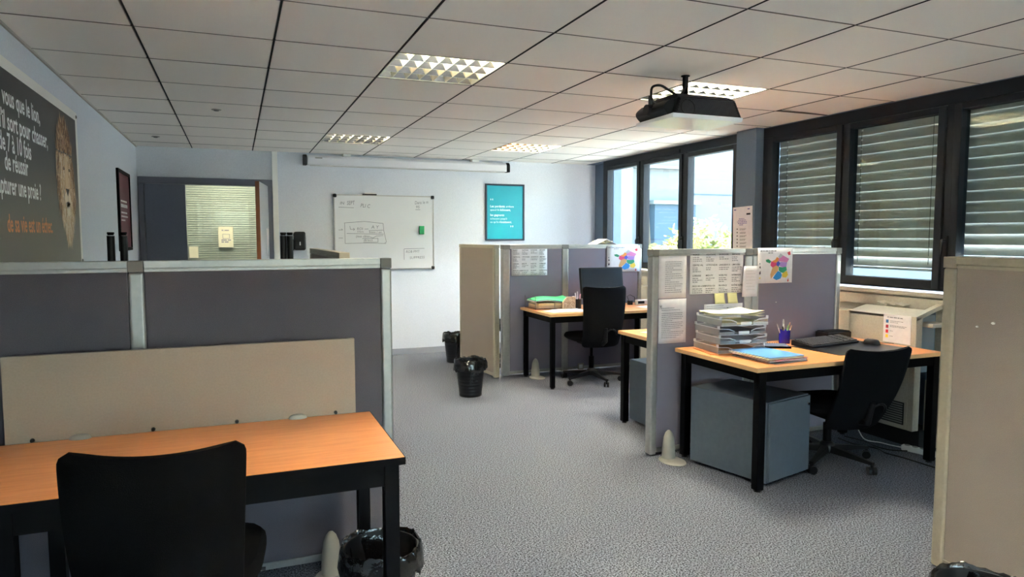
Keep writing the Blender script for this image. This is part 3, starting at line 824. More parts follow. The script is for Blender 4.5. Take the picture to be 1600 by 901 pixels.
lid = frus(2.845, 3.262, 3.455, 3.77, zt_, 2.86, 3.24, 3.50, 3.74, zt_ + 0.028)
obj('lid', lid, mat('dark grey plastic', (42, 42, 46), 0.5), pj, bevel=0.004)
# perforated long side: rows of raised dots, joined
gr = M(); N0 = V((0, -1, 0.23)).normalized()
for i in range(58):
    for j in range(11):
        z = zb_ + 0.034 + j * 0.0085; t_ = (z - zb_ - 0.014) / (zt_ - zb_ - 0.014)
        xa, xb = 2.80 + 0.05 * t_, 3.292 - 0.03 * t_; x = xa + 0.018 + (xb - xa - 0.036) * (i + (j % 2) * 0.5) / 58.5
        y = 3.43 + 0.03 * t_
        gr.box(x - 0.0022, y - 0.0018, z - 0.0022, x + 0.0022, y, z + 0.0022)
obj('vent_grille', gr, mat('grille grey', (70, 70, 76), 0.5), pj, kind='stuff')
obj('fan_ring', M().tube([(2.90 + 0.048 * math.cos(a * PI / 12), 3.440 + 0.006 * math.sin(a * PI / 12) - 0.004, 2.222 + 0.045 * math.sin(a * PI / 12)) for a in range(25)], 0.003, 6), m_blkp, pj, smooth=True)
# rounded left end with lens hood
P = []
for i in range(9):
    a = PI * i / 8
    P.append([(2.80 - 0.045 * math.sin(a), y, zb_ + 0.014 + (zt_ - zb_ - 0.03) * (i / 8)) for y in (3.47, 3.60, 3.775)])
P2 = [[(2.83, p[1], p[2]) for p in r] for r in P]
ec = M().grid(P); ec.grid([list(reversed(r)) for r in P2])
for k in (0, 2):
    pts = [r[k] for r in P] + [r[k] for r in reversed(P2)]
    ec.add(pts, [tuple(range(len(pts)))])
obj('end_cover', ec, m_blkp, pj)
obj('lens_ring', M().tube([(2.775, 3.64, 2.23), (2.742, 3.64, 2.23)], [0.036, 0.032], 20), m_blkp, pj, smooth=True)
obj('mount_pole', M().tube([(2.995, 3.60, zt_ + 0.02), (2.995, 3.60, H)], 0.017, 14), m_blk, pj, smooth=True)
obj('mount_plate', M().lathe([(0.027, 0), (0.027, -0.004), (0.02, -0.008)], (2.995, 3.60, H + 0.001), 18), m_blk, pj, smooth=True)
pl = M()
for x in (2.90, 3.09): pl.box(x, 3.56, zt_ + 0.02, x + 0.02, 3.64, zt_ + 0.034)
pl.box(2.90, 3.585, zt_ + 0.028, 3.11, 3.615, zt_ + 0.04)
obj('mount_arm', pl, m_cap, pj)
cb = M().tube(soft([(2.985, 3.585, H - 0.002), (2.98, 3.58, 2.37), (2.93, 3.57, 2.318), (2.86, 3.56, 2.335), (2.80, 3.57, 2.365), (2.762, 3.60, 2.36), (2.765, 3.62, 2.32), (2.785, 3.64, 2.285)]), 0.0075, 8)
obj('cable', cb, m_blkp, pj, smooth=True)
cb = M().tube(soft([(2.785, 3.63, 2.30), (2.80, 3.62, 2.27), (2.85, 3.6, 2.285), (2.90, 3.59, 2.31)]), 0.004, 6)
obj('grey_cable', cb, m_cap, pj, smooth=True)
obj('cable_plug', M().tube([(2.77, 3.64, 2.318), (2.785, 3.65, 2.262)], [0.010, 0.018], 10), m_blkp, pj, smooth=True)

# ------------------------------------------------------------ partition screens
def turn(t, rz, local, world_):
    """turn a screen so that its local corner stays at the world point"""
    q = Matrix.Rotation(rz, 3, 'Z') @ V((local[0], local[1], 0))
    t.rotation_euler = (0, 0, rz); t.location = (world_[0] - q.x, world_[1] - q.y, 0)
def screen(name, label, axis, a0, a1, pos, thick, posts, ztop, fab, fm, cm, feet=(), bottom=0.02, sides=(1, 1), rail=0.045, pw=0.045, group=None):
    """posts: list of (a_start, a_end); panels fill between. axis 'x' or 'y'. pos: near face coordinate"""
    def B(mb, a, b, d0, d1, z0, z1):
        if axis == 'x': mb.box(a, pos + d0, z0, b, pos + d1, z1)
        else: mb.box(pos + d0, a, z0, pos + d1, b, z1)
    cen = ((a0 + a1) / 2, pos + thick / 2, 0) if axis == 'x' else (pos + thick / 2, (a0 + a1) / 2, 0)
    t = thing(name, label, 'screen', loc=cen, group=group)
    for (a, b) in posts:
        m_ = M(); B(m_, a, b, -0.004, thick + 0.004, 0.004, ztop - rail)
        po = obj('post', m_, fm, t, bevel=0.012, seg=4)
        m_ = M(); B(m_, a, b, -0.005, thick + 0.005, ztop - rail, ztop)
        obj('post_cap', m_, cm, po, bevel=0.003)
    pr = sorted(posts)
    for (p, q_) in zip(pr[:-1], pr[1:]):
        a, b = p[1], q_[0]
        if b - a < 0.05: continue
        m_ = M(); B(m_, a, b, 0.004, thick - 0.004, bottom + 0.03, ztop - rail + 0.004); obj('fabric_panel', m_, fab, t, bevel=0.004)
        m_ = M(); B(m_, a, b, -0.002, thick + 0.002, ztop - rail + 0.016, ztop); B(m_, a, b, 0.0, thick, ztop - rail, ztop - rail + 0.013); B(m_, a, b, 0.006, thick - 0.006, ztop - rail + 0.01, ztop - 0.005)
        obj('top_rail', m_, fm, t, bevel=0.002)
        m_ = M(); B(m_, a, b, 0.0, thick, bottom, bottom + 0.03); obj('bottom_rail', m_, fm, t)
    for (a, off) in feet:
        m_ = M()
        c_ = (a, pos + off, 0) if axis == 'x' else (pos + off, a, 0)
        m_.lathe([(0.044, 0.010), (0.043, 0.05), (0.040, 0.10), (0.033, 0.15), (0.022, 0.18), (0.010, 0.194), (0.0015, 0.198)], c_, 24)
        fo = obj('foot_cone', m_, m_cone, t, smooth=True)
        m_ = M(); c2 = (a, pos + off - 0.045 * (1 if off < 0 else -1), 0) if axis == 'x' else c_
        m_.lathe([(0.098, 0.0005), (0.097, 0.006), (0.08, 0.011), (0.03, 0.013)], c2, 28, sx=0.8, sy=1.1)
        obj('foot_plate', m_, m_cone, fo, smooth=True)
    return t
screen('partition_screen', 'purple-grey screen with metal rails behind the desk at left', 'x', -0.50, 1.068, 3.10, 0.055, [(-0.53, -0.487), (0.016, 0.074), (1.018, 1.068)], 1.372, m_fab_dim, m_alu, m_cap,
       feet=[(0.765, -0.11)])
obj_r = screen('partition_screen', 'purple-grey screen with colourful map behind the tidy desk at right', 'x', 2.955, 4.603, 3.87, 0.06, [(2.955, 3.005), (3.715, 3.777), (3.779, 3.840), (4.556, 4.603)], 1.384, m_fab_lit, m_alu, m_cap,
       feet=[(3.035, -0.10)])
screen('partition_screen', 'far purple-grey screen behind the desk with the black monitor', 'x', 2.985, 4.67, 6.70, 0.06, [(2.985, 3.07), (3.674, 3.752), (4.622, 4.67)], 1.384, m_fab_lit, m_alu, m_cap, feet=[(3.30, -0.14)])
sc_m = screen('beige_screen', 'beige screen seen obliquely beside the two bins near the far wall', 'y', 6.64, 7.54, 2.876, 0.055, [(6.64, 6.685), (7.51, 7.54)], 1.384, m_bfab, m_bframe, m_bframe, rail=0.035)
sc_r = screen('beige_screen', 'beige screen with two white chips standing large at the right edge', 'y', 0.59, 2.09, 3.272, 0.055, [(0.59, 0.65), (2.03, 2.09)], 1.380, m_bfab, m_bframe, m_bframe, rail=0.048)
turn(sc_m, math.radians(6), (-0.0275, -0.45), (2.876, 6.64))
turn(sc_r, math.radians(-5), (-0.0275, 0.75), (3.272, 2.09))
screen('beige_screen', 'beige screen top barely rising behind the left screen before the whiteboard', 'y', 4.30, 6.10, 1.005, 0.055, [(4.30, 4.345), (6.05, 6.10)], 1.372, m_bfab, m_bframe, m_bframe)
uf, nf_ = V((-math.sin(math.radians(5)), -math.cos(math.radians(5)), 0)), V((-math.cos(math.radians(5)), math.sin(math.radians(5)), 0))
for (x, y, z), r, lab in (((3.256, 1.922, 1.095), 0.0045, 'smaller left white bit stuck on the beige screen at the right edge'), ((3.250, 1.854, 1.117), 0.0065, 'larger right white bit stuck on the beige screen at the right edge')):
    ch = M().prism([(r * math.cos(i * PI / 3 + 0.3) * (1 + 0.3 * (i % 2)), r * 0.9 * math.sin(i * PI / 3 + 0.3)) for i in range(6)], V((x, y, z)) - nf_ * 0.004, uf, Z_, nf_, 0.006)
    tag(obj('white_chip', ch, m_white), lab, 'chip')
tag(obj('paper_strip', M().obox((3.268, 1.70, 1.3815), (0.030, 0.42, 0.003), math.radians(-4)), m_paper), 'white paper strip lying on top of the beige screen at right', 'paper')
tag(obj('paper_scrap', M().obox((4.40, 3.89, 1.388), (0.10, 0.035, 0.008), 0.1), m_paper, bevel=0.003), 'little white scrap on the top rail of the map screen at right', 'paper')
bk = thing('open_booklet', 'white open booklet lying face down on the far screen before the corner', 'booklet', loc=(4.18, 6.73, 1.384))
for s_ in (-1, 1): obj('cover', M().obox((4.18 + s_ * 0.062, 6.73, 1.412), (0.14, 0.20, 0.006), ry=s_ * math.radians(24)), m_paper, bk)
pg_ = M()
for k in range(5): pg_.obox((4.18 + (k - 2) * 0.03, 6.73, 1.408), (0.004, 0.18, 0.04), ry=math.radians(60) * (1 if k > 2 else -1) if k != 2 else 0)
obj('pages', pg_, m_paperc, bk)

# ------------------------------------------------------------ sheets pinned on the screens
def sheet(name, label, cat, x0, x1, z0, z1, y, m=m_paper, curl=0.006, parts=None, group=None, skew=0.0):
    t = thing(name, label, cat, loc=((x0 + x1) / 2, y, z0), group=group)
    P = []
    for i in range(7):
        t_ = i / 6; z = z0 + (z1 - z0) * t_
        P.append([(x0 + (x1 - x0) * j / 6 + skew * (1 - t_), y - 0.002 - curl * (1 - t_) ** 2 * (0.5 + 0.5 * (j / 6)), z) for j in range(7)])
    o = obj('sheet', M().grid(P), m, t, smooth=True)
    s_ = o.modifiers.new('thick', 'SOLIDIFY'); s_.thickness = 0.0008; s_.offset = 1
    return t
def inky(y, curl, z0, z1, x0, x1):
    return lambda a, b: V((x0 + a, y - 0.0026 - curl * (1 - b / (z1 - z0)) ** 2 * (0.5 + 0.5 * a / (x1 - x0)) - 0.0006, z0 + b))
YR, YM = 3.874, 6.704
def lines(t, x0, x1, z0, z1, y, rows, m, seed, h=0.005, left=0.02, right=0.02):
    mb = M()
    for k, (z, w_) in enumerate(rows): dashes(mb, (x0 + left, y, z0 + z), X_, Z_, (x1 - x0 - left - right) * w_, h, seed + k)
    obj('print', mb, m, t, kind='stuff')
a = sheet('document', 'upper typed sheet in a sleeve pinned at the left end of the map screen', 'sheet', 3.006, 3.224, 1.058, 1.346, YR, curl=0.0)
lines(a, 3.006, 3.224, 1.058, 1.346, YR - 0.0045, [(0.24 - k * 0.0135, (1, .9, .95, .5, 1, .4, .9, .95, 1, .3, .8, 1, 1, .6, .9, 1)[k]) for k in range(16)], m_inkg, 50, 0.004, 0.05, 0.03)
a = sheet('document', 'lower typed letter pinned at the left end of the map screen beside the trays', 'sheet', 3.010, 3.228, 0.755, 1.052, YR, curl=0.0)
lines(a, 3.010, 3.228, 0.755, 1.052, YR - 0.0045, [(0.235, .55), (0.222, .8)] + [(0.20 - k * 0.0125, (1, .95, 1, .9, .5, 1, .97, 1, .9, .4, 1, .95, .9, .7)[k]) for k in range(14)], m_inkg, 80, 0.004, 0.022, 0.015)
mb = M(); text(mb, 'M', (3.018, YR - 0.0045, 0.985), X_, Z_, 0.03, width=0.014); obj('initial', mb, m_ink, a)

HEAD = [['ALSACE', 'AQUITAINE', 'BOURGOGNE', 'BRETAGNE'], ['CENTRE VAL', "CÔTE D'AZUR", 'LANGUEDOC R', 'LIMOUSIN'],
        ['LORRAINE', 'MIDI PY', 'NORD PAS', 'NORMANDIE'], ['PAYS DE LOIRE', 'POITOU CH', 'PROVENCE', 'RHÔNE ALPES']]
def list_sheet(label, x0, x1, z0, z1, y):
    t = sheet('region_list', label, 'sheet', x0, x1, z0, z1, y, curl=0.0)
    hd_ = M(); sm = M(); W_ = x1 - x0; Hh = z1 - z0; yy = y - 0.0045; rr = random.Random(5)
    for r in range(4):
        for c_ in range(4):
            ox = x0 + W_ * (0.045 + 0.245 * c_); oz = z1 - Hh * (0.105 + 0.243 * r)
            text(hd_, HEAD[r][c_], (ox, yy, oz), X_, Z_, 0.0115, width=0.0085 * len(HEAD[r][c_]) * W_ / 0.44, bold=0.02)
            for k in range(rr.choice((2, 3, 3))):
                dashes(sm, (ox, yy, oz - 0.016 - 0.0125 * k), X_, Z_, W_ * rr.uniform(0.09, 0.19), 0.0055, rr.randint(0, 999))
    obj('headings', hd_, m_ink, t); obj('small_print', sm, m_inkg, t, kind='stuff')
list_sheet('wide sheet of region lists pinned on the map screen above the yellow notes', 3.254, 3.697, 1.078, 1.371, YR)
list_sheet('wide sheet of region lists pinned on the far screen above the green folder', 3.086, 3.497, 1.058, 1.352, YM)
a = sheet('document', 'small plain sheet overlapping the metal post left of the map', 'sheet', 3.694, 3.826, 1.048, 1.262, 3.862, curl=0.0, skew=-0.012)
lines(a, 3.694, 3.826, 1.048, 1.262, 3.862 - 0.0045, [(0.18 - k * 0.022, (.7, .9, .8, .9, .6, .85, .9)[k]) for k in range(7)], mat('faint print', (196, 196, 196), 0.8), 120, 0.003)
for x0, lab in ((3.458, 'left of the two pale yellow notes under the region lists'), (3.566, 'right of the two pale yellow notes under the region lists')):
    a = sheet('sticky_note', lab, 'note', x0, x0 + 0.082, 1.006, 1.079, YR, m_post, curl=0.012, skew=0.004, group='sticky notes on the map screen')
a = sheet('document', 'white sheet pinned low behind the letter trays', 'sheet', 3.375, 3.70, 0.80, 1.005, YR, curl=0.0)
lines(a, 3.375, 3.70, 0.80, 1.005, YR - 0.0045, [(0.19 - k * 0.014, (.5, .8, .4, .7)[k]) for k in range(4)], m_inkg, 150, 0.003)
obj('pin', M().lathe([(0.006, 0), (0.004, 0.004)], (3.57, YR - 0.006, 0.975), 8), m_ink, a)
tag(obj('map_pin', M().tube([(3.999, YR + 0.003, 0.999), (3.999, YR - 0.003, 0.999)], [0.004, 0.003], 8), m_white), 'white pin head on the bare screen right below the map', 'pin')

# coloured map of regions (flat print); outline coordinates in percent of the sheet
REG = [((224, 140, 64), [(40, 62), (49, 66), (54, 74), (60, 70), (58, 60), (48, 57)]), ((176, 176, 186), [(58, 75), (64, 84), (72, 78), (66, 72), (60, 70)]),
       ((206, 120, 178), [(60, 70), (66, 72), (72, 78), (90, 68), (84, 58), (70, 60), (58, 62)]), ((64, 78, 190), [(54, 60), (60, 62), (64, 56), (60, 46), (53, 50)]),
       ((168, 130, 206), [(64, 60), (84, 58), (82, 46), (72, 44), (62, 48)]), ((28, 134, 92), [(22, 66), (30, 68), (38, 62), (34, 56), (24, 60)]),
       ((212, 60, 112), [(38, 62), (48, 58), (54, 58), (53, 50), (42, 44), (36, 50)]), ((206, 158, 104), [(42, 44), (53, 50), (60, 46), (58, 34), (48, 24), (38, 12), (36, 24)]),
       ((30, 150, 110), [(60, 46), (72, 44), (82, 46), (84, 36), (74, 28), (66, 30), (60, 36)]), ((36, 140, 214), [(58, 34), (66, 30), (70, 22), (66, 12), (54, 8), (44, 14), (50, 24)]),
       ((232, 200, 70), [(72, 28), (84, 34), (88, 22), (82, 14), (72, 16), (70, 22)]), ((214, 52, 70), [(84, 86), (92, 90), (94, 80), (88, 78)]), ((196, 40, 44), [(86, 6), (89, 14), (90, 4), (87, 2)]),
       ((52, 40, 60), [(4, 44), (7, 50), (9, 42)]), ((60, 44, 66), [(4, 30), (8, 36), (9, 27), (5, 24)]), ((224, 206, 120), [(3, 15), (9, 18), (8, 12)]), ((90, 120, 130), [(3, 54), (6, 58), (8, 54)])]
def map_sheet(label, x0, x1, z0, z1, y):
    t = sheet('region_map', label, 'map', x0, x1, z0, z1, y, curl=0.0)
    mb = M(); ms = []
    for k, (c_, pts) in enumerate(REG):
        mb.cur = k; ms.append(mat('map colour', c_, 0.6))
        mb.poly([(p[0] / 100 * (x1 - x0), p[1] / 100 * (z1 - z0)) for p in pts], (x0, y - 0.0042, z0), X_, Z_)
    obj('coloured_regions', mb, ms, t)
    ik = M(); dashes(ik, (x0 + 0.02, y - 0.0045, z1 - 0.026), X_, Z_, (x1 - x0) * 0.5, 0.008, 7); dashes(ik, (x0 + 0.09, y - 0.0045, z1 - 0.040), X_, Z_, (x1 - x0) * 0.14, 0.007, 9)
    obj('title_print', ik, m_inkg, t)
    return t
map_sheet('map of coloured regions pinned on the near right screen', 3.816, 4.127, 1.138, 1.388, 3.864)
map_sheet('map of coloured regions pinned on the far screen above the monitor', 4.215, 4.638, 1.078, 1.368, 6.696)

# ------------------------------------------------------------ desks
def desk(label, x0, x1, y0, y1, legs, zt=0.73, apron=0.062, top_t=0.026, edge=m_edge, leg=0.05, back_legs=None):
    t = thing('desk', label, 'desk', loc=((x0 + x1) / 2, (y0 + y1) / 2, 0))
    obj('desktop', M().box(x0 + 0.002, y0 + 0.002, zt - top_t, x1 - 0.002, y1 - 0.002, zt), m_wood, t, bevel=0.003)
    e = M()
    e.box(x0, y0, zt - top_t, x0 + 0.002, y1, zt - 0.001); e.box(x1 - 0.002, y0, zt - top_t, x1, y1, zt - 0.001)
    e.box(x0, y0, zt - top_t, x1, y0 + 0.002, zt - 0.001); e.box(x0, y1 - 0.002, zt - top_t, x1, y1, zt - 0.001)
    obj('edge_band', e, edge, t)
    la, lb = legs
    f = M(); za, zb2 = zt - top_t - apron, zt - top_t
    f.box(la, y0 + 0.025, za, lb + leg, y0 + 0.05, zb2); f.box(la, y1 - 0.05, za, lb + leg, y1 - 0.025, zb2)
    f.box(la + 0.01, y0 + 0.05, za, la + 0.035, y1 - 0.05, zb2); f.box(lb + leg - 0.035, y0 + 0.05, za, lb + leg - 0.01, y1 - 0.05, zb2)
    obj('apron', f, m_blk, t)
    for x in (la, lb):
        for y in (y0 + 0.02, y1 - 0.07):
            l_ = obj('leg', M().box(x, y, 0.012, x + leg, y + leg, zb2 - 0.001), m_blk, t, bevel=0.003)
            obj('levelling_foot', M().lathe([(0.02, 0.0), (0.02, 0.008), (0.012, 0.014)], (x + leg / 2, y + leg / 2, 0), 12), m_blkp, l_)
    return t
desk('beech desk with black legs and bare top at the left front', -0.46, 0.928, 2.245, 2.905, (-0.235, 0.860), apron=0.075, edge=m_blk)
desk('beech desk with keyboard, trays and folders at right', 3.115, 4.608, 3.045, 3.83, (3.15, 4.555))
desk('far beech desk with black monitor and green folder', 3.175, 4.62, 5.93, 6.675, (3.20, 4.55), leg=0.042)
desk('beech desk mostly hidden behind the map screen, only its corner showing', 3.20, 4.62, 3.965, 4.715, (3.215, 4.55))

# beige desk screen standing on the back edge of the left desk
dp = thing('desk_screen', 'beige board standing along the back edge of the left front desk', 'screen', loc=(0.25, 2.93, 0.7))
obj('board', M().box(-0.366, 2.908, 0.60, 0.868, 2.930, 1.044), m_mel, dp, bevel=0.002)
for x in (-0.132, 0.632):
    obj('clamp', M().lathe([(0.002, 0.018), (0.020, 0.016), (0.032, 0.010), (0.036, 0.003), (0.036, 0.0)], (x, 2.893, 0.7305), 20, sy=0.55), m_cone, dp, smooth=True)
for x in (-0.283, 0.106, 0.402, 0.785):
    obj('screw_cap', M().tube([(x, 2.909, 0.737), (x, 2.898, 0.737)], [0.008, 0.006], 10), m_blkp, dp, smooth=True)

# ------------------------------------------------------------ office chairs
def make_chair(fab, recline, back_z0, back_h, seat_z, label, leg_off=0.0):
    t = thing('office_chair', label, 'chair')
    # backrest: rounded, curved shell
    NU, NV = 18, 44
    def shell(off):
        P = []
        for j in range(NV + 1):
            v = j / NV
            row = []
            hwid = 0.231 + 0.004 * math.sin(v * PI) - 0.036 * (1 - v)
            for e_ in (v, 1 - v):
                if e_ < 0.06: hwid -= 0.028 * (1 - math.sqrt(max(0, 1 - ((0.06 - e_) / 0.06) ** 2)))
            for i in range(NU + 1):
                u = i / NU * 2 - 1
                z = back_z0 + back_h * v + (0.016 * u * u if v > 0.5 else 0) * (v - 0.5) * 2
                y = -0.235 - recline * (z - back_z0) - 0.035 * math.sin(v * PI) * 0.0 + 0.045 * u * u - 0.03 * math.sin(v * PI * 1.1) + 0.02 * v * v
                th = off * (0.5 + 0.5 * min(1, 6 * min(v, 1 - v) + 0.25)) * min(1, 0.35 + 4 * (1 - abs(u)))
                row.append((u * hwid, y + th, z))
            P.append(row)
        return P
    A, B_ = shell(0.022), shell(-0.022)
    mb = M().grid([list(reversed(r)) for r in A]); mb.grid(B_)
    rim = lambda P: P[0] + [r[-1] for r in P[1:]] + list(reversed(P[-1]))[1:] + [r[0] for r in reversed(P)][1:-1]
    ra, rb = rim(A), rim(B_)
    mb.grid([ra + [ra[0]], rb + [rb[0]]])
    obj('backrest', mb, fab, t, smooth=True)
    zz = back_z0 + 0.10; yy = -0.235 - recline * 0.10 - 0.055
    hp = [(0.055 * math.cos(a) + 0.06, yy - 0.012 - recline * 0.055 * math.sin(a), zz + 0.03 + 0.055 * math.sin(a)) for a in [k * PI / 9 for k in range(10)]]
    obj('back_handle', M().tube(hp, 0.008, 8), m_blkp, t, smooth=True)
    # seat cushion
    P = []
    for r_, dz in ((0.55, 0.0), (0.92, 0.004), (1.0, 0.022), (1.0, 0.045), (0.94, 0.064), (0.80, 0.070), (0.4, 0.066), (0.02, 0.064)):
        ring = []
        for k in range(32):
            a = 2 * PI * k / 32; n_ = 4.0
            ca, sa = math.cos(a), math.sin(a)
            rr_ = (abs(ca) ** n_ + abs(sa) ** n_) ** (-1 / n_)
            y = 0.235 * r_ * rr_ * sa + 0.02
            ring.append((0.24 * r_ * rr_ * ca, y, seat_z - 0.07 + dz - 0.02 * max(0, (y - 0.15)) / 0.1 * 0.4))
        P.append(ring)
    obj('seat', M().grid(P, closed=True), fab, t, smooth=True)
    mb = M()
    mb.box(-0.11, -0.12, seat_z - 0.115, 0.11, 0.12, seat_z - 0.07)
    mb.tube([(0, -0.10, seat_z - 0.095), (0, -0.22, seat_z - 0.10), (0, -0.295 - recline * 0.1, back_z0 + 0.07), (0, -0.285 - recline * 0.2, back_z0 + 0.2)], [0.024, 0.024, 0.022, 0.016], 8)
    obj('mechanism', mb, m_blkp, t, bevel=0.004)
    obj('lever', M().tube([(0.10, 0.04, seat_z - 0.095), (0.24, 0.04, seat_z - 0.10)], 0.006, 8), m_blkp, t)
    obj('gas_lift', M().tube([(0, 0, 0.11), (0, 0, 0.26), (0, 0, 0.261), (0, 0, seat_z - 0.11)], [0.026, 0.026, 0.014, 0.014], 14), m_blk, t, smooth=True)
    obj('hub', M().lathe([(0.045, 0.07), (0.048, 0.09), (0.045, 0.125), (0.03, 0.14)], (0, 0, 0), 18), m_blkp, t, smooth=True)
    for k in range(5):
        a = 2 * PI * k / 5 + math.radians(-90 + 4 + leg_off)
        ca, sa = math.cos(a), math.sin(a)
        L = 0.315
        pts = []
        for s_, hw_, z0, z1 in ((0.03, 0.026, 0.072, 0.118), (0.18, 0.020, 0.068, 0.100), (L, 0.014, 0.062, 0.080)):
            pts.append([(ca * s_ - sa * w_, sa * s_ + ca * w_, z) for w_, z in ((-hw_, z0), (hw_, z0), (hw_ * 0.8, z1), (-hw_ * 0.8, z1))])
        mb = M().grid(pts, closed=True); o_ = len(mb.v)
        mb.add(pts[-1], [(0, 1, 2, 3)])
        lg = obj('base_leg', mb, m_blkp, t, bevel=0.004)
        cx_, cy_ = ca * (L - 0.008), sa * (L - 0.008)
        mb = M()
        ta = a + 0.9
        for s_ in (-1, 1):
            ox, oy = math.cos(ta) * 0.016 * s_, math.sin(ta) * 0.016 * s_
            ax = V((math.cos(ta), math.sin(ta), 0)) * 0.008
            c_ = V((cx_ + ox, cy_ + oy, 0.0265))
            mb.tube([c_ - ax, c_ + ax], 0.026, 16)
        mb.tube([(cx_, cy_, 0.03), (cx_, cy_, 0.068)], 0.010, 8)
        obj('caster', mb, m_blkp, lg, smooth=True)
    return t
ch1 = make_chair(m_chairL, 0.22, 0.35, 0.545, 0.49, 'black fabric office chair tucked at the left front desk, back toward the viewer')
ch1.location = (0.235, 2.31, 0); ch1.rotation_euler = (0, 0, math.radians(-7))
ch2 = make_chair(m_chair, 0.20, 0.385, 0.59, 0.50, 'black office chair in front of the far desk with the monitor')
ch2.location = (3.74, 6.15, 0); ch2.rotation_euler = (0, 0, math.radians(-3))
ch3 = make_chair(m_chair, 0.48, 0.28, 0.52, 0.43, 'dark navy office chair pulled up at the right desk beside the steel pedestal', 13.0)
ch3.location = (3.965, 3.345, 0); ch3.rotation_euler = (0, 0, math.radians(-7))

dup(ch2, (3.32, 7.42, 0), math.radians(100), 'black office chair glimpsed through the gap between the beige and the far purple-grey screen')

# ------------------------------------------------------------ pedestals
def pedestal(label, corner, rz, w_, dp_, h_, casters=True):
    t = thing('drawer_pedestal', label, 'pedestal')
    z0 = 0.022
    obj('body', M().box(0, 0.012, z0, w_, dp_, h_), m_ped, t, bevel=0.003)
    ft = M().box(0.004, -0.006, z0 + 0.012, w_ - 0.004, 0.010, h_ - 0.006)
    fo = obj('drawer_front', ft, m_ped, t, bevel=0.003)
    obj('lock', M().tube([(w_ - 0.035, -0.006, h_ - 0.055), (w_ - 0.035, -0.016, h_ - 0.055)], [0.010, 0.008], 12), m_chrome, fo, smooth=True, label='small chrome lock')
    for x, y in ((0.05, 0.05), (w_ - 0.05, 0.05), (0.05, dp_ - 0.05), (w_ - 0.05, dp_ - 0.05)):
        obj('caster', M().tube([(x - 0.012, y, 0.0145), (x + 0.012, y, 0.0145)], 0.014, 12), m_blkp, t, smooth=True)
    t.location = (corner[0], corner[1], 0); t.rotation_euler = (0, 0, rz)
    return t
pedestal('dark grey steel drawer pedestal under the right desk, turned slightly', (3.262, 3.105), math.radians(14), 0.42, 0.57, 0.505)
pedestal('dark steel drawer pedestal half hidden behind the map screen', (3.72, 4.70), math.radians(180), 0.42, 0.57, 0.50)

# ------------------------------------------------------------ waste bins
def make_bin(label, seed):
    rr = random.Random(seed)
    t = thing('waste_bin', label, 'bin', group=None)
    mb = M()
    prof = [(0.100, 0.0), (0.104, 0.006)]
    for k in range(9):
        z = 0.02 + k * 0.03; r = 0.103 + 0.033 * z / 0.33
        prof += [(r, z), (r + 0.0012, z + 0.003), (r + 0.0012, z + 0.008), (r, z + 0.011)]
    prof += [(0.137, 0.32), (0.143, 0.325), (0.143, 0.332), (0.132, 0.332), (0.098, 0.012), (0.002, 0.012)]
    mb.lathe(prof, n=40)
    obj('bucket', mb, m_bin, t, smooth=True)
    n = 72
    ph = [rr.uniform(0, 6.28) for _ in range(8)]
    def wob(a, k): return sum(math.sin(a * f + ph[i] + k * 0.7) / (1 + i * 0.35) for i, f in enumerate((3, 5, 7, 11, 14, 19, 23, 29)))
    P = []
    spec = [(0.150, 0.245, 0.010, 0.010), (0.156, 0.26, 0.008, 0.007), (0.155, 0.285, 0.006, 0.003), (0.153, 0.31, 0.005, 0.002), (0.150, 0.330, 0.003, 0.003), (0.145, 0.343, 0.002, 0.004), (0.139, 0.340, 0.002, 0.004), (0.128, 0.30, 0.004, 0.003), (0.122, 0.24, 0.006, 0.003), (0.112, 0.15, 0.008, 0.0), (0.095, 0.06, 0.008, 0.0)]
    for k, (r, z, wr, wz) in enumerate(spec):
        P.append([((r + wr * 0.55 * wob(2 * PI * j / n, k)) * math.cos(2 * PI * j / n), (r + wr * 0.55 * wob(2 * PI * j / n, k)) * math.sin(2 * PI * j / n), z + wz * wob(2 * PI * j / n, k + 3)) for j in range(n)])
    mb = M().grid(P, closed=True)
    o = obj('liner', mb, m_liner, t, smooth=True)
    kn = M().tube([(0.15, 0.02, 0.335), (0.166, 0.024, 0.32), (0.168, 0.03, 0.28)], [0.008, 0.01, 0.004], 8)
    obj('liner_knot', kn, m_liner, t, smooth=True)
    return t
for lab, (x, y), s_, rz in (('black bin with a bin bag standing out on the carpet at centre', (2.405, 6.02), 1, 0.4), ('black bin half behind the beige screen near the far wall', (2.785, 7.73), 2, 1.7),
                        ('black bin with a bin bag beside the left front desk leg', (0.885, 2.475), 3, 2.2), ('black bin cut off at the bottom right corner of the view', (2.635, 1.44), 4, 0.9)):
    b = make_bin(lab, s_); b.location = (x, y, 0); b.rotation_euler = (0, 0, rz)

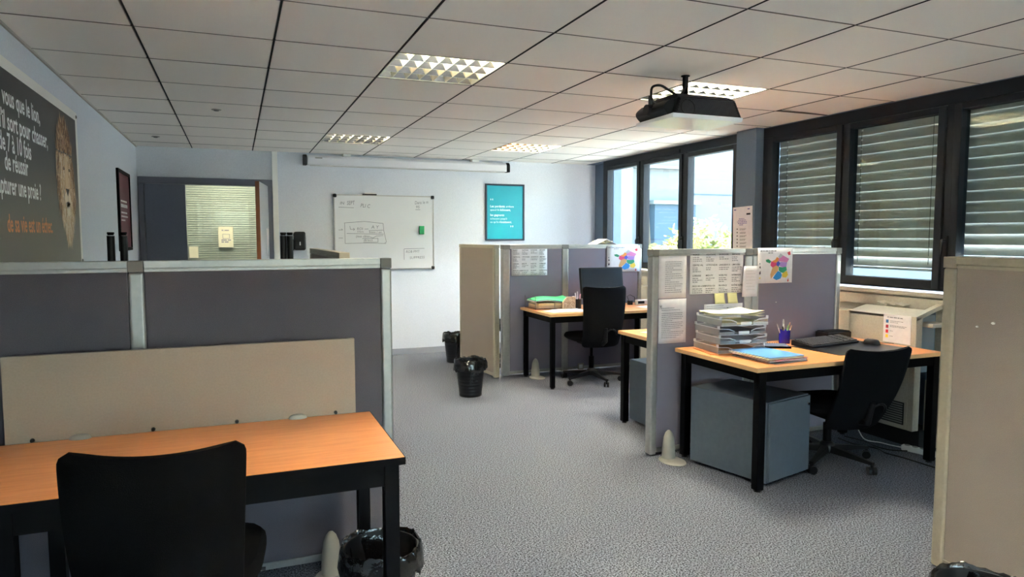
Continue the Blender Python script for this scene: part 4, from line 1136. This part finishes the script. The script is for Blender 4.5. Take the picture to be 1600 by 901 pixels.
# ------------------------------------------------------------ fan-coil cabinet under the right windows
fc = thing('fan_coil_unit', 'beige fan coil cabinet under the window right of the keyboard desk', 'heater', loc=(4.75, 3.55, 0))
fx0, fx1, fy0, fy1 = 4.625, 4.868, 3.30, 3.80
obj('front_panel', M().box(fx0, fy0, 0.15, fx0 + 0.02, fy1, 0.925), m_beigew, fc, bevel=0.004)
tp = M().prism([(0, 0.905), (0.17, 0.945), (0.17, 0.965), (0, 0.925)], (fx0, fy0, 0), X_, Z_, Y_, fy1 - fy0)
obj('top_panel', tp, m_beigew, fc, bevel=0.002)
obj('plinth', M().box(fx0 + 0.13, fy0, 0.0, fx1 - 0.01, fy1, 0.15), m_dark, fc)
obj('side_jamb', M().box(fx0 + 0.001, fy0 - 0.045, 0.15, fx0 + 0.06, fy0, 0.926), m_beigew, fc, bevel=0.003)
obj('sloped_edge', M().prism([(0, 0.90), (0.245, 0.975), (0.245, 1.005), (0, 0.930)], (fx0, fy0 - 0.045, 0), X_, Z_, Y_, 0.045), m_beigew, fc, bevel=0.002)
obj('back_plate', M().box(fx1 - 0.01, fy0, 0, fx1, fy1, 0.95), m_pillar, fc)
obj('far_side', M().box(fx0 + 0.02, fy1 - 0.02, 0.15, fx1 - 0.01, fy1, 0.90), m_beigew, fc)
obj('inner_side', M().box(fx0 + 0.06, fy0 - 0.002, 0.54, fx1 - 0.01, fy0 + 0.012, 0.93), mat('bluish inner panel', (126, 136, 146), 0.7), fc)
obj('inner_shelf', M().box(fx0 + 0.06, fy0 - 0.12, 0.862, fx1 - 0.012, fy0 - 0.002, 0.888), m_beigew, fc, bevel=0.002)
obj('lower_box', M().box(fx0 + 0.10, fy0 - 0.16, 0.15, fx1 - 0.012, fy0 - 0.046, 0.50), m_mel, fc, bevel=0.006)
gl = None
for k in range(9):
    if gl is None: gl = obj('grille_bar', M().box(fx0 - 0.006, 3.33, 0, fx0 + 0.0, 3.62, 0.008), m_cap, fc); base_z = 0; o = gl; g0 = gl.location.copy()
    else: o = inst('grille_bar', gl, g0, fc)
    o.location = (0, 0, 0.19 + 0.016 * k)
obj('grille_back', M().box(fx0 - 0.0015, 3.32, 0.18, fx0 - 0.0003, 3.63, 0.335), m_dark, fc)
gl = None
for k in range(3):
    a = 3.52 + k * 0.075
    obj('outlet_flap', M().obox((4.82, a, 0.985), (0.075, 0.062, 0.006), rx=math.radians(12), ry=math.radians(-6)), m_beigew, fc, bevel=0.001)
obj('outlet_slot', M().box(4.795, 3.32, 0.945, 4.855, 3.79, 0.956), m_dark, fc)
obj('wall_casing', M().box(4.775, 3.80, 0, 4.868, 5.03, 0.905), m_beigew, None, bevel=0.006)
bpy.data.objects['wall_casing']['kind'] = 'structure'
obj('wall_casing_far', M().box(4.775, 5.31, 0, 4.868, 7.95, 0.905), m_beigew, None, bevel=0.006, kind='structure')

cs = thing('colour_notice', 'white sheet with four coloured squares taped on the beige cabinet', 'notice', loc=(fx0, 3.39, 0.83))
obj('sheet', M().box(fx0 - 0.002, 3.292, 0.735, fx0 - 0.0004, 3.505, 0.928), m_paper, cs)
for z, c_ in ((0.868, (58, 110, 168)), (0.832, (176, 40, 66)), (0.798, (216, 34, 50)), (0.765, (246, 206, 60))):
    obj('colour_square', M().box(fx0 - 0.003, 3.465, z, fx0 - 0.002, 3.485, z + 0.022), mat('square print', c_, 0.6), cs)
ik = M(); xk = fx0 - 0.0028
dashes(ik, (xk, 3.475, 0.905), (0, -1, 0), Z_, 0.12, 0.007, 1)
for k, z in enumerate((0.882, 0.872, 0.85, 0.842, 0.812, 0.776)): dashes(ik, (xk, 3.452, z), (0, -1, 0), Z_, (0.10, 0.06, 0.135, 0.12, 0.025, 0.025)[k], 0.004, k + 3)
obj('print', ik, m_inkg, cs)

# ------------------------------------------------------------ things on the right desk
ZD = 0.73
tr_labels = ('lowest', 'second', 'third', 'top')
sheets = {0: mat('kraft folder', (196, 140, 92), 0.7), 1: m_paper, 2: mat('dark folder', (110, 104, 112), 0.6), 3: m_paperc}
TX, TY, TRZ = 3.385, 3.625, math.radians(-6)
for k in range(4):
    z0 = ZD + 0.006 + k * 0.058
    t = thing('letter_tray', '%s clear plastic letter tray of the stack on the right desk' % tr_labels[k], 'tray', loc=(TX + 0.012 * (k % 2), TY - 0.004 * k, z0), rz=TRZ, group='stacked letter trays')
    hx, hy, hh = 0.168, 0.145, 0.040
    mb = M(); mb.box(-hx, -hy, 0, hx, hy, 0.003); mb.box(-hx, -hy, 0.003, -hx + 0.003, hy, hh); mb.box(hx - 0.003, -hy, 0.003, hx, hy, hh); mb.box(-hx + 0.003, hy - 0.003, 0.003, hx - 0.003, hy, hh)
    mb.box(-hx + 0.003, -hy, 0.003, -0.06, -hy + 0.003, 0.02); mb.box(0.06, -hy, 0.003, hx - 0.003, -hy + 0.003, 0.02)
    obj('shell', mb, m_clear, t, world=False)
    rm = M()
    rm.tube([(0.06, -hy, 0.022), (0.10, -hy, hh - 0.004), (hx, -hy, hh), (hx, hy, hh), (-hx, hy, hh), (-hx, -hy, hh), (-0.10, -hy, hh - 0.004), (-0.06, -hy, 0.022)], 0.0024, 6)
    rm.tube([(-hx, -hy, 0), (hx, -hy, 0)], 0.002, 6)
    for sx in (-1, 1):
        for sy in (-1, 1): rm.box(sx * hx - 0.006, sy * (hy - 0.01) - 0.006, hh, sx * hx + 0.006, sy * (hy - 0.01) + 0.006, 0.0565)
    obj('rim', rm, m_clip, t, world=False, smooth=True)
    if k in (1, 2, 3):
        obj('label_tab', M().box(-0.03, -hy - 0.003, 0.004, 0.045, -hy - 0.0008, 0.022), m_white, t, world=False)
        obj('side_tab', M().box(hx + 0.0005, -0.05, 0.006, hx + 0.003, 0.04, 0.026), m_white, t, world=False)
    p_ = M()
    for q_ in range(3): p_.obox((random.uniform(-0.012, 0.012), random.uniform(-0.008, 0.008), 0.006 + 0.004 * q_), (0.305, 0.235, 0.003), random.uniform(-0.03, 0.03))
    o = obj('paper_stack', p_, sheets[k], None)
    o.location = t.location; o.rotation_euler = t.rotation_euler
    tag(o, {0: 'brown folder lying in the lowest letter tray', 1: 'white papers lying in the second letter tray from below', 2: 'dark folder lying in the third letter tray from below', 3: 'papers lying inside the top letter tray'}[k], 'papers')
t = thing('loose_papers', 'cream papers spread over the top letter tray', 'papers', loc=(TX + 0.01, TY - 0.01, ZD + 0.232), rz=TRZ)
for k in range(3):
    P = [[((i / 8 - 0.5) * 0.33 , (j / 6 - 0.5) * 0.24, 0.006 + 0.006 * k + 0.010 * math.sin(i * 0.7 + k) * (i / 8) + 0.004 * math.cos(j)) for j in range(7)] for i in range(9)]
    R = Matrix.Rotation((-0.05, 0.03, 0.10)[k], 3, 'Z')
    o = obj('sheet', M().grid([[R @ V(p) for p in r] for r in P]), m_paperc, t, smooth=True, world=False)
    sdm = o.modifiers.new('thick', 'SOLIDIFY'); sdm.thickness = 0.001
ob = M().obox((3.36, 3.60, ZD + 0.0018), (0.36, 0.26, 0.0036), math.radians(-12))
tag(obj('orange_folder', ob, mat('orange card', (206, 128, 74), 0.6)), 'orange-brown folder sticking out under the letter trays', 'folder')

# folders: lower to upper
FX, FY = 3.395, 3.285
spec = [((56, 56, 60), 'bottom dark folder of the pile on the right desk'), ((150, 142, 140), 'grey paper bundle second from below in the folder pile'), ((118, 40, 60), 'burgundy folder in the pile under the blue one'), ((196, 186, 120), 'pale yellow folder right under the blue folder'), ((84, 148, 210), 'blue folder on top of the pile on the right desk')]
z = ZD + 0.0006
for k, (c_, lab) in enumerate(spec):
    th = 0.006 if k != 1 else 0.009
    t = thing('folder', lab, 'folder', loc=(FX + (0.012, 0.02, 0.006, -0.01, 0.0)[k], FY + (-0.004, 0.008, -0.012, 0.004, 0.01)[k], z), rz=math.radians((5, -2, 7, 0, 3)[k]), group='folders on the right desk')
    mc = mat('folder card', c_, 0.45)
    obj('cover', M().box(-0.135, -0.17, 0, 0.135, 0.17, 0.0012).box(-0.133, -0.172, th - 0.0012, 0.137, 0.168, th), mc, t, world=False)
    obj('pages', M().box(-0.134, -0.169, 0.0013, 0.134, 0.167, th - 0.0013), m_paper, t, world=False)
    obj('spiral', M().tube([(-0.136 + 0.0035 * math.cos(a * 1.0472), -0.16 + a * 0.00457, th / 2 + 0.0035 * math.sin(a * 1.0472)) for a in range(70)], 0.0007, 4), m_blk, t, world=False) if k in (0, 3, 4) else None
    z += th + 0.0006
sp2 = thing('spiral_notebook', 'black spiral bound notebook lying right of the letter trays', 'notebook', loc=(3.735, 3.62, ZD + 0.001), rz=math.radians(-28))
obj('cover', M().box(-0.11, -0.075, 0, 0.11, 0.075, 0.012), m_blk, sp2, world=False, bevel=0.002)
obj('page_top', M().box(-0.105, -0.062, 0.012, 0.105, 0.068, 0.0135), mat('blue grey page', (70, 84, 112), 0.6), sp2, world=False)
rg = M()
for k in range(14): rg.tube([(-0.10 + k * 0.0155, 0.072 + 0.006 * math.cos(a * PI / 5), 0.010 + 0.008 * math.sin(a * PI / 5)) for a in range(11)], 0.0009, 4)
obj('rings', rg, m_blk, sp2, world=False, kind='stuff')

pc = thing('pen_cup', 'dark blue pen cup on the right desk', 'cup', loc=(3.935, 3.715, ZD))
obj('cup', M().lathe([(0.036, 0.0005), (0.037, 0.004), (0.038, 0.092), (0.0355, 0.092), (0.0345, 0.006), (0.001, 0.006)], (3.935, 3.715, ZD), 24), m_cup, pc, smooth=True)
for (dx, dy, lx_, ly_, L, c_, kind_, lab) in ((-0.018, 0, -0.04, 0.01, 0.135, (226, 226, 226), 0, 'white pen leaning left in the blue cup'), (0.0, 0.012, 0.0, 0.0, 0.165, (232, 236, 232), 1, 'tall white pen upright in the blue cup'), (0.004, -0.012, 0.01, -0.01, 0.13, (140, 196, 120), 1, 'pale green marker in the blue cup'),
        (0.016, 0.004, 0.045, 0.01, 0.14, (226, 150, 120), 0, 'salmon coloured pencil leaning right in the blue cup'), (0.012, -0.008, 0.03, -0.015, 0.125, (214, 176, 140), 0, 'pale wooden pencil in the blue cup'), (-0.010, -0.014, -0.025, -0.005, 0.12, (24, 24, 28), 1, 'black pen in the blue cup')):
    p0 = V((3.935 + dx * 0.6, 3.715 + dy * 0.6, ZD + 0.008)); p1 = V((3.935 + dx + lx_, 3.715 + dy + ly_, ZD + L))
    r = 0.0035 if kind_ == 0 else 0.0058
    t = thing('pen', lab, 'pen', loc=p0)
    dv = (p1 - p0)
    obj('barrel', M().tube([p0, p0 + dv * 0.80], r, 8), mat('pen colour', c_, 0.4), t, smooth=True)
    obj('tip', M().tube([p0 + dv * 0.80, p0 + dv * 0.90, p1], [r * 1.1, r * 1.1, r * 0.6], 8), mat('pen cap', tuple(int(v_ * 0.8) for v_ in c_), 0.4), t, smooth=True)

tag(obj('desk_mat', M().obox((4.19, 3.40, ZD + 0.0015), (0.64, 0.40, 0.003), math.radians(3)), m_pad, bevel=0.001), 'black desk mat under the mouse and keyboard', 'mat')
kb = thing('keyboard', 'black computer keyboard on the right desk', 'keyboard', loc=(4.155, 3.565, ZD + 0.003), rz=math.radians(9))
obj('case', M().prism([(-0.085, 0.001), (0.085, 0.001), (0.085, 0.034), (0.07, 0.036), (-0.085, 0.014)], (-0.25, 0, 0), (0, 1, 0), (0, 0, 1), (1, 0, 0), 0.50), m_blkp, kb, world=False, bevel=0.003)
kproto = None
m_key = mat('keycap', (62, 62, 66), 0.32)
for r in range(6):
    y = -0.066 + r * 0.0235
    zz = 0.0165 + (y + 0.085) / 0.155 * 0.022
    for c_ in range(22):
        if r == 0 and 4 <= c_ <= 8: continue
        if c_ in (15, 18) : continue
        loc = (-0.236 + c_ * 0.0222, y, zz)
        if kproto is None: kproto = obj('key', M().prism([(-0.009, -0.009), (0.009, -0.009), (0.009, 0.009), (-0.009, 0.009)], (0, 0, 0), X_, Y_, Z_, 0.006), m_key, kb, world=False); o = kproto
        else: o = inst('key', kproto, loc, kb)
        o.location = loc; o.rotation_euler = (math.radians(8), 0, 0)
obj('space_bar', M().obox((-0.10, -0.066, 0.0205), (0.108, 0.018, 0.006), rx=math.radians(8)), m_key, kb, world=False)
ms = thing('mouse', 'black computer mouse on the desk mat', 'mouse', loc=(4.435, 3.435, ZD + 0.003), rz=math.radians(20))
P = []
for i in range(9):
    v = i / 8; P.append([(0.034 * math.cos(a * 2 * PI / 20) * math.cos(v * PI / 2) ** 0.4, 0.055 * math.sin(a * 2 * PI / 20) * math.cos(v * PI / 2) ** 0.4 , 0.002 + 0.034 * math.sin(v * PI / 2)) for a in range(20)])
obj('shell', M().grid(P, closed=True), m_blkp, ms, smooth=True, world=False)
obj('wheel', M().tube([(-0.003, 0.025, 0.032), (0.003, 0.025, 0.032)], 0.007, 10), m_cap, ms, world=False)
tag(obj('mouse_cable', M().tube([(4.42, 3.49, ZD + 0.012), (4.45, 3.53, ZD + 0.004), (4.54, 3.50, ZD + 0.003), (4.585, 3.42, ZD + 0.003), (4.602, 3.40, ZD + 0.003)], 0.0022, 6), m_blkp, smooth=True), 'thin black mouse cable on the right desk', 'cable')
dk = thing('black_case', 'flat black box behind the keyboard at the end of the screen', 'box', loc=(4.44, 3.765, ZD))
obj('body', M().box(4.33, 3.71, ZD + 0.001, 4.555, 3.83, ZD + 0.05), m_blkp, dk, bevel=0.006)
obj('lid', M().box(4.338, 3.718, ZD + 0.05, 4.547, 3.822, ZD + 0.056), m_blk, dk, bevel=0.004)

# ------------------------------------------------------------ far desk things
wt = thing('wire_tray', 'wire tray holding the green folder on the far desk', 'tray', loc=(3.41, 6.45, ZD))
wr = M(); r = 0.003
for z in (0.008, 0.065):
    wr.tube([(3.20, 6.33, ZD + z), (3.62, 6.33, ZD + z), (3.62, 6.60, ZD + z), (3.20, 6.60, ZD + z), (3.20, 6.33, ZD + z)], r, 6)
for x, y in ((3.20, 6.33), (3.62, 6.33), (3.62, 6.60), (3.20, 6.60), (3.41, 6.33), (3.41, 6.60)): wr.tube([(x, y, ZD + 0.001), (x, y, ZD + (0.13 if x < 3.3 else 0.07))], r, 6)
for k in range(8): wr.tube([(3.20 + 0.06 * k, 6.33, ZD + 0.008), (3.20 + 0.06 * k, 6.60, ZD + 0.008)], 0.002, 5)
obj('wire_frame', wr, m_chrome, wt, smooth=True)
z = ZD + 0.013
for k, (c_, th, lab) in enumerate((((196, 172, 140), 0.022, 'thick pile of kraft papers lowest in the wire tray'), ((222, 196, 150), 0.016, 'beige folder in the middle of the wire tray'), ((240, 222, 150), 0.010, 'pale yellow folder just under the green one'))):
    o = obj('paper_pile', M().obox((3.41 + 0.006 * k, 6.465, z + th / 2), (0.36, 0.235, th), random.uniform(-0.03, 0.03)).obox((3.41, 6.465, z + th / 2), (0.355, 0.24, th * 0.6), 0.04), mat('card', c_, 0.7)); tag(o, lab, 'papers')
    z += th + 0.001
z += 0.014
gf = thing('green_folder', 'green curled folder on top of the wire tray on the far desk', 'folder', loc=(3.41, 6.46, z))
P = [[(3.215 + 0.41 * i / 12, 6.33 + 0.25 * j / 8, z + 0.012 + 0.045 * (i / 12) * (j / 8) - 0.035 * max(0, i / 12 - 0.6) + 0.012 * math.sin(i * 0.5)) for j in range(9)] for i in range(13)]
o = obj('cover', M().grid(P), mat('green card', (64, 186, 122), 0.5), gf, smooth=True)
sdm = o.modifiers.new('thick', 'SOLIDIFY'); sdm.thickness = 0.003
P = [[(p[0] - 0.01, p[1] - 0.004, p[2] - 0.009) for p in r_] for r_ in P]
o = obj('pages', M().grid(P), m_paper, gf, smooth=True); sdm = o.modifiers.new('thick', 'SOLIDIFY'); sdm.thickness = 0.004
mh = thing('magazine_holder', 'speckled cardboard holder right of the green folder on the far desk', 'holder', loc=(3.56, 6.30, ZD))
obj('sleeve', M().prism([(0, 0), (0.14, 0), (0.14, 0.125), (0.05, 0.125), (0, 0.07)], (3.49, 6.292, ZD + 0.001), X_, Z_, Y_, 0.03), mat('speckled card', (206, 180, 150), 0.8, c2=(150, 118, 90), scale=90), mh)
obj('sheets', M().box(3.60, 6.296, ZD + 0.004, 3.625, 6.318, ZD + 0.13), m_paper, mh)
t = thing('white_papers', 'white papers lying flat on the near left corner of the far desk', 'papers', loc=(3.42, 6.15, ZD))
for k, (x, y, a) in enumerate(((3.40, 6.16, 0.1), (3.46, 6.14, -0.12), (3.50, 6.20, 0.02))): obj('sheet', M().obox((x, y, ZD + 0.0012 + 0.0016 * k), (0.30, 0.21, 0.0014), a), m_paper, t)
pcf = thing('pen_cup', 'black pen cup on the far desk beside the monitor', 'cup', loc=(3.672, 6.325, ZD))
obj('cup', M().lathe([(0.036, 0.0005), (0.038, 0.10), (0.035, 0.10), (0.034, 0.008), (0.001, 0.008)], (3.672, 6.325, ZD), 20), m_blkp, pcf, smooth=True)
for dx, dy, L, c_, lab in ((-0.02, 0, 0.16, (210, 210, 224), 'pale pen at the left of the black cup'), (0.0, 0.01, 0.175, (232, 232, 240), 'tall white pen in the black cup'), (0.018, 0.0, 0.15, (200, 150, 170), 'pinkish pen at the right of the black cup')):
    o = obj('pen', M().tube([(3.672 + dx * 0.4, 6.325 + dy, ZD + 0.01), (3.672 + dx * 1.6, 6.325 + dy, ZD + L)], 0.006, 8), mat('pen', c_, 0.5), smooth=True); tag(o, lab, 'pen')
# monitor
mo = thing('monitor', 'black flat monitor on the far desk above the chair back', 'monitor', loc=(3.99, 6.42, ZD))
def tilted(mb):  # lean the panel back a little
    return mb
cx_, cz_ = 3.99, 0.985
c0 = V((cx_, 6.40, cz_)); tl = math.radians(9)
obj('bezel', M().obox(c0, (0.505, 0.035, 0.32), rx=-tl), m_blkp, mo, bevel=0.006)
nf = Matrix.Rotation(-tl, 3, 'X') @ V((0, -1, 0))
obj('display', M().obox(c0 + nf * 0.0175, (0.475, 0.002, 0.288), rx=-tl), m_screen, mo)
obj('stand', M().box(cx_ - 0.03, 6.425, ZD + 0.012, cx_ + 0.03, 6.45, 0.95), m_blkp, mo, bevel=0.004)
obj('foot', M().lathe([(0.11, 0.001), (0.11, 0.008), (0.05, 0.016)], (cx_, 6.43, ZD), 28, sy=0.75), m_blkp, mo, smooth=True)
# small things right of the monitor
cbx = thing('desk_clock', 'small white box with dark display on the far desk, right of the chair', 'clock', loc=(4.50, 6.42, ZD))
obj('case', M().box(4.43, 6.40, ZD + 0.001, 4.57, 6.45, ZD + 0.055), m_white, cbx, bevel=0.004)
obj('display', M().box(4.44, 6.398, ZD + 0.014, 4.52, 6.40, ZD + 0.042), m_screen, cbx)
bc = thing('black_cube', 'little black cube with a looped cable on the far desk', 'webcam', loc=(4.37, 6.45, ZD))
obj('body', M().box(4.345, 6.43, ZD + 0.001, 4.395, 6.47, ZD + 0.05), m_blkp, bc, bevel=0.006)
obj('cable', M().tube([(4.36, 6.46, ZD + 0.05), (4.35, 6.48, ZD + 0.09), (4.40, 6.50, ZD + 0.105), (4.45, 6.49, ZD + 0.08), (4.46, 6.49, ZD + 0.004)], 0.003, 6), m_blkp, bc, smooth=True)
tag(obj('white_sheet', M().obox((4.45, 6.20, ZD + 0.0012), (0.24, 0.17, 0.0014), 0.3), m_paper), 'white sheet on the right part of the far desk', 'paper')
t = thing('white_sheets', 'white sheets on the half-hidden desk behind the map screen', 'papers', loc=(3.40, 4.45, ZD))
for k in range(2): obj('sheet', M().obox((3.44 + 0.05 * k, 4.44 + 0.03 * k, ZD + 0.0012 + 0.0018 * k), (0.21, 0.29, 0.0014), 0.25 - 0.4 * k), m_paper, t)
tag(obj('stapler', M().obox((3.44, 4.33, ZD + 0.014), (0.11, 0.03, 0.02), 0.4), m_blkp, bevel=0.006), 'small black object on the white sheets of the half-hidden desk', 'stapler')

# sockets, power strip, cables
fs = thing('floor_socket', 'pale socket plate on the bottom of the far screen behind the chair', 'socket', loc=(3.90, 6.695, 0.05))
obj('plate', M().box(3.866, 6.688, 0.012, 3.937, 6.6995, 0.082), m_bframe, fs, bevel=0.003)
obj('inset', M().box(3.88, 6.686, 0.026, 3.923, 6.688, 0.068), m_white, fs)
pst = thing('power_strip', 'white power strip on the floor behind the right desk leg', 'power strip', loc=(4.675, 3.235, 0), rz=math.radians(-77))
obj('body', M().box(-0.11, -0.02, 0.001, 0.11, 0.02, 0.04), m_white, pst, world=False, bevel=0.008)
for k in range(4): obj('socket', M().lathe([(0.018, 0.0405), (0.018, 0.042), (0.014, 0.042), (0.013, 0.0412)], (-0.075 + 0.05 * k, 0, 0), 14), m_cap, pst, world=False)
tag(obj('white_cable', M().tube(soft([(4.60, 3.66, 0.06), (4.60, 3.60, 0.006), (4.61, 3.48, 0.016), (4.612, 3.40, 0.02), (4.615, 3.30, 0.03)]), 0.004, 6), m_white, smooth=True), 'white cable on the floor running to the power strip', 'cable')
for k, pts in enumerate(([(4.45, 3.70, 0.006), (4.44, 3.55, 0.005), (4.50, 3.42, 0.005), (4.47, 3.32, 0.005), (4.49, 3.20, 0.005), (4.50, 2.98, 0.005)], [(4.53, 3.72, 0.006), (4.56, 3.58, 0.005), (4.53, 3.46, 0.006), (4.55, 3.36, 0.006), (4.60, 3.262, 0.02)], [(4.63, 3.02, 0.005), (4.66, 2.99, 0.005), (4.70, 2.95, 0.005), (4.60, 2.85, 0.005)])):
    tag(obj('black_cable', M().tube(soft(pts), 0.0045, 6), m_blkp, smooth=True), ('longest black cable lying on the floor under the right desk', 'looped black cable joining the power strip under the right desk', 'short black cable lying nearest the beige screen')[k], 'cable')
# black upright posts rising behind the left screen
for k, (x, lab) in enumerate(((-0.314, 'leftmost black capped post rising behind the left screen by the lion poster'), (-0.243, 'black capped post just in front of the burgundy poster'), (0.722, 'black capped post left of the black wall box, left of its pair'), (0.765, 'black capped post left of the black wall box, right of its pair'))):
    t = thing('black_post', lab, 'post', loc=(x, 5.0, 0), group='black posts behind the left screen')
    r = 0.0225 if k < 2 else 0.021
    obj('pole', M().tube([(x, 5.0, 0.02), (x, 5.0, 1.475)], r, 18), m_blkp, t, smooth=True)
    obj('cap', M().tube([(x, 5.0, 1.478), (x, 5.0, 1.486), (x, 5.0, 1.487), (x, 5.0, 1.498)], [r * 0.8, r * 0.8, r * 0.95, r * 0.9], 18), m_blk, t, smooth=True)
    obj('base', M().tube([(x, 5.0, 0.001), (x, 5.0, 0.02)], 0.034 if k < 2 else 0.0205, 24), m_blk, t, smooth=True)
